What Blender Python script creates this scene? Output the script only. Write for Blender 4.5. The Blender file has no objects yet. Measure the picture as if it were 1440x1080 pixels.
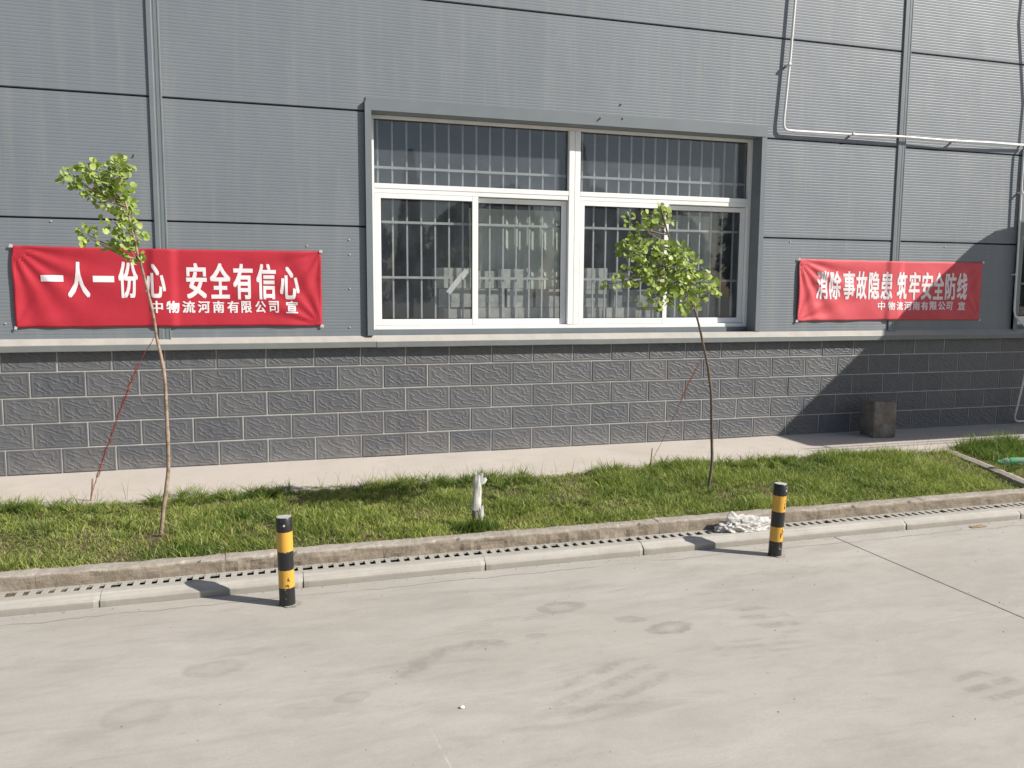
import bpy, bmesh, math, random
import numpy as np
from mathutils import Vector, Matrix, noise

random.seed(7)
RNG = np.random.default_rng(11)
SC = bpy.context.scene
COL = SC.collection
R = math.radians

# ------------------------------------------------------------------ camera
yaw, pitch, roll = .2988, .1117, .0057
cy, sy, cp, sp = math.cos(yaw), math.sin(yaw), math.cos(pitch), math.sin(pitch)
fwd = Vector((sy*cp, cy*cp, -sp)); rt = Vector((cy, -sy, 0)); up = rt.cross(fwd)
r2 = rt*math.cos(roll) + up*math.sin(roll); u2 = -rt*math.sin(roll) + up*math.cos(roll)
cam_d = bpy.data.cameras.new('camera'); cam = bpy.data.objects.new('camera', cam_d); COL.objects.link(cam)
cam_d.sensor_width = 36; cam_d.lens = 36*1174.4/1440
cam_d.clip_start = .05; cam_d.clip_end = 2000
m = Matrix((r2, u2, -fwd)).transposed().to_4x4(); m.translation = (0, -7.408, 1.492)
cam.matrix_world = m
SC.camera = cam

# ------------------------------------------------------------------ light
to_sun = Vector((.5, -.32, .425)).normalized()
elev = math.asin(to_sun.z); azim = math.atan2(to_sun.x, to_sun.y)
world = bpy.data.worlds.new('World'); SC.world = world; world.use_nodes = True
wn = world.node_tree; wn.nodes.clear()
wo = wn.nodes.new('ShaderNodeOutputWorld'); wb = wn.nodes.new('ShaderNodeBackground'); ws = wn.nodes.new('ShaderNodeTexSky')
ws.sky_type = 'NISHITA'; ws.sun_disc = False; ws.sun_elevation = elev; ws.sun_rotation = azim
ws.air_density = 1.0; ws.dust_density = 1.1; ws.ozone_density = 1.0
wb.inputs[1].default_value = .062
wn.links.new(ws.outputs[0], wb.inputs[0]); wn.links.new(wb.outputs[0], wo.inputs[0])
sd = bpy.data.lights.new('sun', 'SUN'); so = bpy.data.objects.new('sun', sd); COL.objects.link(so)
sd.energy = 4.4; sd.angle = R(.5); sd.color = (1, .945, .86)
so.rotation_euler = to_sun.to_track_quat('Z', 'Y').to_euler()
vs = SC.view_settings
vs.view_transform = 'Standard'; vs.look = 'None'; vs.gamma = 1; vs.use_curve_mapping = False
vs.exposure = 0.61
SC.cycles.max_bounces = 8; SC.cycles.transparent_max_bounces = 12

# ------------------------------------------------------------------ helpers
def tag(o, label=None, cat=None, group=None, kind=None):
    if label: o['label'] = label
    if cat: o['category'] = cat
    if group: o['group'] = group
    if kind: o['kind'] = kind
    return o

def empty(name, loc=(0, 0, 0), parent=None):
    o = bpy.data.objects.new(name, None); COL.objects.link(o)
    o.empty_display_size = .2
    o.location = loc
    if parent: o.parent = parent
    return o

def link(name, me, mats, parent=None, loc=None, rot=None):
    if mats is not None and not me.materials:
        for mm in (mats if isinstance(mats, (list, tuple)) else [mats]): me.materials.append(mm)
    o = bpy.data.objects.new(name, me); COL.objects.link(o)
    if parent: o.parent = parent
    if loc is not None: o.location = loc
    if rot is not None: o.rotation_euler = rot
    return o

def wloc(parent, p):
    """world point -> local of an unrotated parent (one or two levels)"""
    v = Vector(p)
    while parent is not None:
        v -= parent.location; parent = parent.parent
    return v

def mesh(name, V, F, smooth=False):
    me = bpy.data.meshes.new(name); me.from_pydata([tuple(v) for v in V], [], F); me.update()
    if smooth: me.polygons.foreach_set('use_smooth', [True]*len(me.polygons))
    return me

class MB:
    def __init__(s): s.v = []; s.f = []; s.mi = []
    def add(s, V, F, mi=0):
        o = len(s.v); s.v += [Vector(v) for v in V]; s.f += [tuple(i+o for i in f) for f in F]; s.mi += [mi]*len(F); return s
    def box(s, x0, x1, y0, y1, z0, z1, mi=0):
        V = [(x0,y0,z0),(x1,y0,z0),(x1,y1,z0),(x0,y1,z0),(x0,y0,z1),(x1,y0,z1),(x1,y1,z1),(x0,y1,z1)]
        return s.add(V, [(0,3,2,1),(4,5,6,7),(0,1,5,4),(1,2,6,5),(2,3,7,6),(3,0,4,7)], mi)
    def tube(s, pts, rad, n=8, caps=True, mi=0):
        pts = [Vector(p) for p in pts]; rr = rad if isinstance(rad, (list, tuple)) else [rad]*len(pts)
        V = []; F = []; ref = None
        for i, p in enumerate(pts):
            t = (pts[min(i+1, len(pts)-1)] - pts[max(i-1, 0)]).normalized()
            if ref is None: ref = Vector((0, 1, 0)) if abs(t.y) < .9 else Vector((1, 0, 0))
            a = t.cross(ref).normalized(); b = t.cross(a).normalized(); ref = -b if False else ref
            for k in range(n):
                w = 2*math.pi*k/n; V.append(p + (a*math.cos(w) + b*math.sin(w))*rr[i])
        for i in range(len(pts)-1):
            for k in range(n):
                F.append((i*n+k, i*n+(k+1) % n, (i+1)*n+(k+1) % n, (i+1)*n+k))
        if caps: F.append(tuple(range(n-1, -1, -1))); F.append(tuple((len(pts)-1)*n+k for k in range(n)))
        return s.add(V, F, mi)
    def ext(s, prof, x0, x1, caps=True, mi=0):      # profile (y,z) along x, open polyline or closed by caps
        n = len(prof); V = [(x0, y, z) for y, z in prof] + [(x1, y, z) for y, z in prof]
        F = [(i, i+1, n+i+1, n+i) for i in range(n-1)]
        if caps: F += [(n-1, 0, n, 2*n-1), tuple(range(n-1, -1, -1)), tuple(range(n, 2*n))]
        return s.add(V, F, mi)
    def build(s, name, mats, parent=None, loc=None, smooth=False, origin=None, bevel=0, rot=None):
        og = Vector(origin) if origin is not None else Vector((0, 0, 0))
        me = mesh(name, [v-og for v in s.v], s.f, smooth)
        if len(set(s.mi)) > 1: me.polygons.foreach_set('material_index', s.mi)
        o = link(name, me, mats, parent, loc, rot)
        if bevel:
            b = o.modifiers.new('bevel', 'BEVEL'); b.width = bevel; b.segments = 2; b.limit_method = 'ANGLE'
        return o

# ------------------------------------------------------------------ materials
class N:
    def __init__(s, name, rough=.6, spec=.4, metal=0.0):
        s.m = bpy.data.materials.new(name); s.m.use_nodes = True; s.t = s.m.node_tree
        s.p = s.t.nodes['Principled BSDF']; s.out = s.t.nodes['Material Output']
        s.p.inputs['Roughness'].default_value = rough; s.p.inputs['Specular IOR Level'].default_value = spec
        s.p.inputs['Metallic'].default_value = metal
        s._pos = None
    def n(s, t, **kw):
        x = s.t.nodes.new(t)
        for k, v in kw.items(): setattr(x, k, v)
        return x
    def l(s, a, b): s.t.links.new(a, b)
    @property
    def pos(s):
        if s._pos is None: s._pos = s.n('ShaderNodeNewGeometry').outputs['Position']
        return s._pos
    def obj(s): return s.n('ShaderNodeTexCoord').outputs['Object']
    def scale(s, src, v):
        x = s.n('ShaderNodeVectorMath', operation='MULTIPLY'); s.l(src, x.inputs[0]); x.inputs[1].default_value = v; return x.outputs[0]
    def noise(s, scale, detail=4, rough=.55, src=None, sc=None, dist=0):
        x = s.n('ShaderNodeTexNoise'); x.inputs['Scale'].default_value = scale; x.inputs['Detail'].default_value = detail
        x.inputs['Roughness'].default_value = rough; x.inputs['Distortion'].default_value = dist
        v = src or s.pos
        if sc: v = s.scale(v, sc)
        s.l(v, x.inputs['Vector']); return x.outputs['Fac']
    def math(s, op, a, b=None, c=None, clamp=False):
        x = s.n('ShaderNodeMath', operation=op, use_clamp=clamp)
        for i, q in enumerate((a, b, c)):
            if q is None: continue
            if isinstance(q, (int, float)): x.inputs[i].default_value = q
            else: s.l(q, x.inputs[i])
        return x.outputs[0]
    def mr(s, v, a, b, c=0.0, d=1.0, smooth=False):
        x = s.n('ShaderNodeMapRange')
        if smooth: x.interpolation_type = 'SMOOTHSTEP'
        s.l(v, x.inputs[0])
        for i, q in enumerate((a, b, c, d)): x.inputs[i+1].default_value = q
        return x.outputs[0]
    def mix(s, f, a, b, mode='MIX'):
        x = s.n('ShaderNodeMix', data_type='RGBA', blend_type=mode)
        if isinstance(f, (int, float)): x.inputs[0].default_value = f
        else: s.l(f, x.inputs[0])
        for i, q in ((6, a), (7, b)):
            if isinstance(q, tuple): x.inputs[i].default_value = (*q[:3], 1)
            else: s.l(q, x.inputs[i])
        return x.outputs[2]
    def color(s, c):
        if isinstance(c, tuple): s.p.inputs['Base Color'].default_value = (*c, 1)
        else: s.l(c, s.p.inputs['Base Color'])
        return s
    def bump(s, h, strength=.3, dist=.01, prev=None):
        x = s.n('ShaderNodeBump'); x.inputs['Strength'].default_value = strength; x.inputs['Distance'].default_value = dist
        s.l(h, x.inputs['Height'])
        if prev is not None: s.l(prev, x.inputs['Normal'])
        s.l(x.outputs[0], s.p.inputs['Normal']); return x.outputs[0]

def simple(name, c, rough=.5, var=.12, scale=6, spec=.4, metal=0, bump=0, bscale=60, bdist=.003, dark=.7):
    q = N(name, rough, spec, metal)
    f = q.mr(q.noise(scale, 5, .6), .3, .7)
    q.color(q.mix(f, tuple(x*(1-var) for x in c), tuple(min(1, x*(1+var)) for x in c)))
    if bump: q.bump(q.noise(bscale, 4), bump, bdist)
    return q.m

M = {}
# grey painted sandwich panel, faint vertical dust runs
q = N('panel_metal', .52, .38)
f = q.mr(q.noise(1.3, 5, .6, sc=(1, 1, .5)), .3, .7)
c = q.mix(f, (.160, .181, .203), (.186, .206, .228))
st = q.mr(q.noise(9, 4, .6, sc=(1, 1, .06)), .5, .8)
c = q.mix(q.math('MULTIPLY', st, .45), c, (.26, .26, .245))
ds = q.mr(q.noise(2.1, 7, .7), .55, .8)
c = q.mix(q.math('MULTIPLY', ds, .30), c, (.25, .25, .24))
q.color(c); q.bump(q.noise(1.6, 3, .5), .5, .012); q.l(q.mr(q.noise(3, 3), .2, .8, .42, .54), q.p.inputs['Roughness']); M['panel'] = q.m
M['trim'] = simple('trim_metal', (.165, .185, .198), .38, .08, 3, .5)
q = N('sill_metal', .5, .4)
d = q.mr(q.noise(7, 6, .7, sc=(1, 3, 1)), .45, .75)
gn = q.n('ShaderNodeNewGeometry'); nz = q.n('ShaderNodeSeparateXYZ'); q.l(gn.outputs['True Normal'], nz.inputs[0])
up_ = q.math('MULTIPLY', q.mr(nz.outputs[2], .3, .6), q.mr(q.noise(5, 5, .7, sc=(1, .2, 1)), .2, .6, .55, 1))
c = q.mix(q.math('MULTIPLY', d, .35), (.165, .18, .178), (.26, .25, .23))
q.color(q.mix(up_, c, (.42, .395, .36))); M['sill'] = q.m
M['seam'] = simple('seam_backing', (.02, .018, .022), .8)
q = N('window_plastic', .35, .5)
d = q.mr(q.noise(4, 6, .7), .5, .85)
q.color(q.mix(q.math('MULTIPLY', d, .35), (.80, .80, .79), (.52, .49, .43))); M['pvc'] = q.m
q = N('gasket', .7); q.color((.02, .02, .02)); M['gasket'] = q.m
M['bar'] = simple('grille_paint', (.52, .53, .54), .4, .08, 20)
# glass: clear with reflection and a film of dust
q = N('window_glass', .3)
t = q.t; tr = q.n('ShaderNodeBsdfTransparent'); tr.inputs[0].default_value = (.90, .912, .908, 1)
gl = q.n('ShaderNodeBsdfGlossy'); gl.inputs['Roughness'].default_value = .015
df = q.n('ShaderNodeBsdfDiffuse'); df.inputs[0].default_value = (.36, .40, .46, 1)
gg = q.n('ShaderNodeNewGeometry'); dt = q.n('ShaderNodeVectorMath', operation='DOT_PRODUCT'); q.l(gg.outputs['Incoming'], dt.inputs[0]); q.l(gg.outputs['Normal'], dt.inputs[1])
ff = q.math('ADD', .062, q.math('MULTIPLY', .8, q.math('POWER', q.math('SUBTRACT', 1.0, q.math('ABSOLUTE', dt.outputs['Value'])), 5.0)))
m1 = q.n('ShaderNodeMixShader'); q.l(ff, m1.inputs[0]); q.l(tr.outputs[0], m1.inputs[1]); q.l(gl.outputs[0], m1.inputs[2])
zz = q.n('ShaderNodeSeparateXYZ'); q.l(q.pos, zz.inputs[0])
du = q.mr(q.noise(5, 6, .65, sc=(1, 1, .6)), .3, .75, .025, .085)
hi = q.mr(zz.outputs[2], 2.35, 2.45, 0, .055)
m2 = q.n('ShaderNodeMixShader'); q.l(q.math('ADD', du, hi), m2.inputs[0]); q.l(m1.outputs[0], m2.inputs[1]); q.l(df.outputs[0], m2.inputs[2])
q.l(m2.outputs[0], q.out.inputs[0]); M['glass'] = q.m
# split-face grey blocks
q = N('plinth_brick', .55, .45)
oi = q.n('ShaderNodeObjectInfo').outputs['Random']
oc = q.obj()
base = q.mix(oi, (.070, .077, .092), (.108, .113, .124))
hue = q.mr(q.math('FRACT', q.math('MULTIPLY', oi, 37.0)), 0, 1)
base = q.mix(q.math('MULTIPLY', hue, .35), base, (.112, .106, .110))
f = q.mr(q.noise(14, 6, .65), .3, .75)
base = q.mix(q.math('MULTIPLY', f, .40), base, (.155, .155, .157))
stn = q.mr(q.noise(2.2, 5, .7), .48, .75)
base = q.mix(q.math('MULTIPLY', stn, .32), base, (.165, .15, .137))
str_ = q.mr(q.noise(16, 5, .7, sc=(1, 1, .12)), .52, .75)
base = q.mix(q.math('MULTIPLY', str_, .35), base, (.20, .198, .195))
zs = q.n('ShaderNodeSeparateXYZ'); q.l(q.pos, zs.inputs[0])
lo = q.math('MULTIPLY', q.mr(zs.outputs[2], .14, 0.0), q.mr(q.noise(11, 5, .7), .35, .7))
base = q.mix(q.math('MULTIPLY', lo, .5), base, (.30, .27, .24))
q.color(base)
# pressed leaf-like relief, the same in every block, warped a little by the block's own random number
ov = q.n('ShaderNodeVectorMath', operation='ADD'); q.l(oc, ov.inputs[0])
cmb = q.n('ShaderNodeCombineXYZ'); q.l(q.math('MULTIPLY', oi, .035), cmb.inputs[0]); q.l(q.math('MULTIPLY', oi, .05), cmb.inputs[1]); q.l(cmb.outputs[0], ov.inputs[1])
wv = q.n('ShaderNodeTexWave', wave_type='BANDS', bands_direction='DIAGONAL', wave_profile='SIN')
wv.inputs['Scale'].default_value = 6.6; wv.inputs['Distortion'].default_value = 9; wv.inputs['Detail'].default_value = 2.0
wv.inputs['Detail Scale'].default_value = 1.5; q.l(q.scale(ov.outputs[0], (1.0, 1, 1.9)), wv.inputs['Vector'])
rl = q.math('POWER', wv.outputs['Fac'], 3.0)
so_ = q.n('ShaderNodeSeparateXYZ'); q.l(oc, so_.inputs[0])
ex = q.mr(q.math('ABSOLUTE', so_.outputs[0]), .185, .15); ez = q.mr(q.math('ABSOLUTE', so_.outputs[2]), .09, .068)
msk = q.math('MULTIPLY', ex, ez, clamp=True)
b1 = q.bump(q.math('MULTIPLY', rl, msk), .55, .0055)
q.bump(q.noise(120, 4), .35, .002, b1); M['brick'] = q.m
M['mortar'] = simple('mortar', (.43, .42, .395), .9, .2, 6, .2, bump=.4, bscale=90)
# pale concrete of the apron
def concrete(name, a, b, dirt, dscale, damt, rough=.85):
    q = N(name, rough, .25)
    f = q.mr(q.noise(1.4, 7, .62), .32, .68)
    c = q.mix(f, a, b)
    fine = q.mr(q.noise(60, 5, .7), .35, .7)
    c = q.mix(q.math('MULTIPLY', fine, .18), c, dirt)
    d = q.mr(q.noise(dscale, 7, .7), .5, .8)
    c = q.mix(q.math('MULTIPLY', d, damt), c, dirt)
    if name == 'drain_concrete':
        zq = q.n('ShaderNodeSeparateXYZ'); q.l(q.pos, zq.inputs[0])
        face_shade_dirt = q.math('MULTIPLY', q.mr(q.math('ADD', zq.outputs[2], q.math('MULTIPLY', q.noise(12, 5, .7, sc=(.6, 1, 1)), .05)), -.145, -.175), q.mr(zq.outputs[1], -2.56, -2.59))
        c = q.mix(q.math('MULTIPLY', face_shade_dirt, .75), c, (.27, .25, .215))  # lower front face painted darker: its angled shade together with splash dirt
        ln_ = q.mr(q.noise(8, 3, .7, sc=(.15, 14, 14)), .5, .62); c = q.mix(q.math('MULTIPLY', ln_, .35), c, (.27, .25, .22))
    q.color(c); b1 = q.bump(q.noise(35, 6, .65), .35, .004); q.bump(q.noise(260, 3), .3, .001, b1)
    return q.m
M['apron'] = concrete('apron_concrete', (.47, .43, .38), (.54, .49, .44), (.33, .29, .25), 2.6, .42)
M['drain'] = concrete('drain_concrete', (.37, .35, .315), (.45, .43, .39), (.25, .23, .195), 4, .6)
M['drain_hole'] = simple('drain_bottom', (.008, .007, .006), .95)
q = N('kerb_concrete', .9, .2)
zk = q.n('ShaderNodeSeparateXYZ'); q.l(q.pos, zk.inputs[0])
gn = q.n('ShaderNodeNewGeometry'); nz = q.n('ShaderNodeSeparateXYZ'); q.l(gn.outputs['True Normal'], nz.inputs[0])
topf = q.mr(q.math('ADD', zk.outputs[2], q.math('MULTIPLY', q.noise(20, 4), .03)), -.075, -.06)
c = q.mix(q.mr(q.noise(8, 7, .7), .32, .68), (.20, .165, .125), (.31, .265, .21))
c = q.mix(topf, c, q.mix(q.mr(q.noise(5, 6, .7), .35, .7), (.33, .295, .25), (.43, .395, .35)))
c = q.mix(q.math('MULTIPLY', q.mr(q.noise(3.1, 6, .7), .5, .75), .6), c, (.20, .16, .12))
c = q.mix(q.math('MULTIPLY', q.mr(q.noise(30, 5, .7), .6, .8), .6), c, (.12, .10, .08))
q.color(c); b1 = q.bump(q.noise(28, 8, .7), .8, .012); q.bump(q.noise(160, 4), .5, .002, b1); M['kerb'] = q.m
M['soil'] = simple('soil', (.115, .085, .055), .95, .35, 9, .1, bump=.8, bscale=45, bdist=.015)

# road concrete with its smudges
q = N('road_concrete', .8, .3)
f1 = q.mr(q.noise(.55, 8, .6, sc=(1, 1.6, 1)), .3, .7)
c = q.mix(f1, (.395, .37, .336), (.485, .458, .42))
f2 = q.mr(q.noise(2.6, 7, .66, sc=(.55, 1.5, 1), dist=.6), .42, .75)
c = q.mix(q.math('MULTIPLY', f2, .62), c, (.315, .293, .258))
f4 = q.mr(q.noise(.9, 6, .6, sc=(.7, 1.3, 1), dist=.4), .45, .7)
c = q.mix(q.math('MULTIPLY', f4, .45), c, (.435, .403, .355))
f3 = q.mr(q.noise(2.0, 6, .6, src=q.scale(q.pos, (.8, 1, 1)), dist=1.0), .55, .8)
c = q.mix(q.math('MULTIPLY', f3, .35), c, (.50, .472, .44))
gr = q.mr(q.noise(95, 5, .75), .38, .68)
c = q.mix(q.math('MULTIPLY', gr, .26), c, (.25, .24, .215))
md = q.mr(q.noise(7, 8, .72, sc=(.6, 1.3, 1), dist=.8), .46, .72)
c = q.mix(q.math('MULTIPLY', md, .34), c, (.29, .272, .245))
sm_ = q.mr(q.noise(3.3, 7, .7, sc=(.28, 1.5, 1), dist=1.5), .53, .70)
c = q.mix(q.math('MULTIPLY', sm_, .40), c, (.27, .255, .225))
sp_ = q.mr(q.noise(24, 3, .6), .70, .78)
c = q.mix(q.math('MULTIPLY', sp_, .30), c, (.21, .195, .165))
px = q.n('ShaderNodeSeparateXYZ'); q.l(q.pos, px.inputs[0]); PXo, PYo = px.outputs[0], px.outputs[1]
edge = q.math('MULTIPLY', q.math('SUBTRACT', q.noise(9, 5, .7), .5), .9)
def stain(cx, cy_, rx, ry, ang, kind, amt):
    global c
    ca, sa = math.cos(ang), math.sin(ang)
    dx = q.math('SUBTRACT', PXo, cx); dy = q.math('SUBTRACT', PYo, cy_)
    u = q.math('DIVIDE', q.math('ADD', q.math('MULTIPLY', dx, ca), q.math('MULTIPLY', dy, sa)), rx)
    v = q.math('DIVIDE', q.math('SUBTRACT', q.math('MULTIPLY', dy, ca), q.math('MULTIPLY', dx, sa)), ry)
    r = q.math('ADD', q.math('SQRT', q.math('ADD', q.math('MULTIPLY', u, u), q.math('MULTIPLY', v, v))), edge)
    disc = q.mr(r, 1.05, .85)
    if kind == 'ring': msk = q.math('MULTIPLY', disc, q.mr(r, .25, .75, .25, 1))
    elif kind == 'tread':
        w = q.math('MULTIPLY', q.mr(q.math('SINE', q.math('ADD', q.math('MULTIPLY', q.math('ADD', v, q.math('MULTIPLY', edge, .35)), 11.0), q.math('MULTIPLY', u, 2.5))), -.5, .5, .1, 1), q.mr(q.noise(9, 4, .6), .34, .52))
        msk = q.math('MULTIPLY', disc, w)
    elif kind == 'arc':
        msk = q.math('MULTIPLY', q.math('MULTIPLY', disc, q.mr(r, .45, .75)), q.mr(v, -.2, .3))
    else: msk = disc
    msk = q.math('MULTIPLY', msk, q.mr(q.noise(14, 5, .7), .3, .6, .35, 1))
    c = q.mix(q.math('MULTIPLY', msk, amt*1.05), c, (.215, .205, .18))
for s_ in ((1.555, -3.304, .14, .085, .1, 'ring', .55), (1.84, -3.56, .085, .05, -.3, 'disc', .38), (1.99, -3.72, .13, .08, .1, 'ring', .6),
           (2.55, -3.75, .15, .21, .25, 'tread', .45), (2.32, -4.05, .3, .12, .0, 'tread', .25), (3.05, -4.70, .16, .17, .35, 'tread', .5),
           (-.222, -3.552, .15, .09, 0, 'ring', .33), (.88, -3.79, .34, .17, .4, 'arc', .5), (1.45, -4.22, .34, .2, .5, 'tread', .42),
           (.2, -4.05, .2, .08, 0, 'disc', .2), (1.2, -3.4, .35, .05, .1, 'tread', .3), (2.9, -3.2, .5, .1, .1, 'disc', .2),
           (1.3, -3.62, .06, .03, 0, 'disc', .35), (-.5, -3.9, .14, .12, .3, 'ring', .25), (.35, -4.0, .08, .05, 0, 'ring', .32)):
    stain(*s_)
# wiggly crack beside the drain and a chalky line
wig = q.math('MULTIPLY', q.math('SUBTRACT', q.noise(2.2, 5, .7, sc=(1, 0, 0)), .5), .16)
dy = q.math('ABSOLUTE', q.math('SUBTRACT', q.math('ADD', PYo, wig), -2.735))
crk = q.math('MULTIPLY', q.mr(dy, .0055, .002), q.mr(q.noise(1.1, 3, sc=(1, .0, 0)), .40, .48))
c = q.mix(q.math('MULTIPLY', crk, .75), c, (.13, .115, .095))
lx = q.math('ABSOLUTE', q.math('SUBTRACT', q.math('ADD', PXo, q.math('MULTIPLY', PYo, .06)), .355))
ln = q.math('MULTIPLY', q.mr(lx, .005, .002), q.math('MULTIPLY', q.mr(PYo, -4.05, -4.2), q.mr(q.noise(14, 3), .42, .55)))
c = q.mix(q.math('MULTIPLY', ln, .5), c, (.6, .59, .56))
q.color(c)
h = q.math('SUBTRACT', q.noise(30, 7, .65), q.math('MULTIPLY', crk, 1.5))
b1 = q.bump(h, .25, .004); q.bump(q.noise(240, 3), .3, .0012, b1)
q.l(q.mr(f2, 0, 1, .82, .62), q.p.inputs['Roughness']); M['road'] = q.m

def foliage(name, attr=True, a=(.07, .12, .025), b=(.14, .17, .04), dry=(.34, .27, .15), trans=.35, rough=.5):
    q = N(name, rough, .35)
    at = q.n('ShaderNodeAttribute', attribute_name='tint')
    f = q.mr(at.outputs['Fac'], 0, .8); g = q.mr(at.outputs['Fac'], .88, 1)
    c = q.mix(g, q.mix(f, a, b), dry); q.color(c)
    tl = q.n('ShaderNodeBsdfTranslucent'); q.l(q.mix(.5, c, (.16, .26, .03)), tl.inputs[0])
    ms = q.n('ShaderNodeMixShader'); ms.inputs[0].default_value = trans
    q.l(q.p.outputs[0], ms.inputs[1]); q.l(tl.outputs[0], ms.inputs[2]); q.l(ms.outputs[0], q.out.inputs[0])
    return q.m
M['grass'] = foliage('grass_blade', a=(.088, .16, .030), b=(.42, .47, .12), dry=(.58, .52, .33), trans=.42)
M['leaf'] = foliage('tree_leaf', a=(.20, .30, .05), b=(.44, .52, .14), dry=(.60, .62, .34), trans=.35)
M['darkleaf'] = foliage('far_leaf', a=(.02, .035, .012), b=(.05, .07, .02), dry=(.06, .08, .03), trans=.1, rough=.7)
M['bark'] = simple('sapling_bark', (.30, .225, .165), .8, .5, 24, .2, bump=.5, bscale=80)
M['bark_dark'] = simple('dark_bark', (.16, .125, .105), .8, .3, 30, .2, bump=.5, bscale=80)
q = N('banner_cloth', .62, .3)
q.color(q.mix(q.mr(q.noise(3, 4), .3, .7), (.46, .026, .045), (.54, .036, .058)))
wv = q.n('ShaderNodeTexWave', bands_direction='X'); wv.inputs['Scale'].default_value = 120; q.l(q.pos, wv.inputs['Vector'])
q.bump(q.noise(9, 5, .6), .3, .01)
tl = q.n('ShaderNodeBsdfTranslucent'); tl.inputs[0].default_value = (.6, .03, .05, 1)
ms = q.n('ShaderNodeMixShader'); ms.inputs[0].default_value = .15
q.l(q.p.outputs[0], ms.inputs[1]); q.l(tl.outputs[0], ms.inputs[2]); q.l(ms.outputs[0], q.out.inputs[0]); M['red'] = q.m
q = N('faded_cloth', .62, .3)
q.color(q.mix(q.mr(q.noise(3, 4), .3, .7), (.55, .072, .090), (.64, .10, .118)))
q.bump(q.noise(9, 5, .6), .3, .01); M['red2'] = q.m
M['ink'] = simple('white_print', (.80, .72, .74), .6, .04)
M['tape'] = simple('clear_tape', (.50, .50, .49), .3, .1)
M['pipe'] = simple('conduit_plastic', (.70, .70, .69), .35, .08, 5)
M['pipe_grey'] = simple('grey_cable_sheath', (.25, .25, .26), .5)
def worn(name, a, chip, amt=.72):
    q = N(name, .38, .5)
    f = q.mr(q.noise(22, 6, .7), amt, amt+.05); g = q.mr(q.noise(6, 4), .3, .7)
    q.color(q.mix(f, q.mix(g, a, tuple(x*.8 for x in a)), chip)); q.bump(q.noise(90, 3), .1, .002); return q.m
M['black'] = worn('black_paint', (.016, .016, .018), (.20, .20, .19), .62)
M['yellow'] = worn('yellow_paint', (.66, .37, .055), (.10, .08, .05), .74)
M['capmetal'] = simple('dusty_cap', (.45, .45, .43), .6, .1, 20)
q = N('cube_concrete', .9, .2)
c = q.mix(q.mr(q.noise(9, 7, .7), .35, .68), (.14, .12, .105), (.27, .25, .225))
c = q.mix(q.math('MULTIPLY', q.mr(q.noise(5, 5, .7), .5, .7), .5), c, (.20, .135, .105)); q.color(c)
q.bump(q.noise(50, 6, .7), .6, .006); M['cube'] = q.m
M['bag'] = simple('white_plastic_film', (.62, .61, .59), .4, .12, 9)
q = N('thin_bag_plastic', .3, .5); q.color(q.mix(q.mr(q.noise(18, 5, .65), .35, .65), (.60, .58, .55), (.74, .73, .71)))
tl = q.n('ShaderNodeBsdfTranslucent'); tl.inputs[0].default_value = (.6, .58, .56, 1); ms = q.n('ShaderNodeMixShader'); ms.inputs[0].default_value = .35
q.l(q.p.outputs[0], ms.inputs[1]); q.l(tl.outputs[0], ms.inputs[2]); q.l(ms.outputs[0], q.out.inputs[0]); q.bump(q.noise(40, 5, .6, dist=1), .6, .006); M['bagfilm'] = q.m
M['film'] = simple('weathered_film', (.46, .45, .41), .6, .35, 22)
M['redbrick'] = simple('fired_brick', (.33, .25, .225), .9, .2, 20, .2, bump=.6, bscale=60)
M['curtain'] = simple('curtain_cloth', (.62, .66, .61), .85, .06, 4)
q = N('pale_carton', .75)
oi = q.n('ShaderNodeObjectInfo').outputs['Random']
c = q.mix(oi, (.30, .32, .32), (.60, .60, .58)); q.color(q.mix(q.mr(q.noise(14, 4, .6), .4, .65, 0, .4), c, (.22, .23, .23))); M['carton'] = q.m
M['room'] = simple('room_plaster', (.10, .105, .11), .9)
M['paper'] = simple('white_paper', (.80, .80, .79), .7, .03)
M['blue'] = simple('blue_print', (.05, .12, .35), .6)
M['rope'] = simple('red_twine', (.42, .10, .08), .8, .2, 30)
M['rope2'] = simple('orange_twine', (.50, .15, .08), .8, .2, 30)
M['wood'] = simple('stake_wood', (.24, .15, .10), .8, .3, 30)
M['white_roof'] = simple('canopy_sheet', (.55, .56, .57), .5)
q = N('green_bottle', .12, .5); q.color((.45, .68, .50)); q.p.inputs['Transmission Weight'].default_value = .55; q.p.inputs['IOR'].default_value = 1.3; M['bottle'] = q.m
M['greencap'] = simple('green_label', (.10, .33, .14), .4)
M['dryleaf'] = simple('dry_leaf', (.30, .22, .13), .8)
M['distant'] = simple('distant_ground', (.26, .25, .21), .9, .2, .2)
M['rust'] = simple('rusty_steel', (.22, .11, .06), .8)

# ------------------------------------------------------------------ setting: ground, road
RZ = -.22
mb = MB(); mb.add([(-400, -400, -.42), (400, -400, -.42), (400, 400, -.42), (-400, 400, -.42)], [(0, 1, 2, 3)])
tag(mb.build('ground', M['distant']), kind='structure')
def slab(x0, x1, y0, y1):
    b = MB(); b.box(x0, x1, y0, y1, RZ-.15, RZ); o = b.build('road', M['road'], bevel=.006); tag(o, kind='structure'); return o
slab(-30, 3.8535, -8.4, -2.604); slab(3.8585, 30, -8.4, -2.604)
slab(-30, 3.852, -22, -8.408); slab(3.860, 30, -22, -8.408)

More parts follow.
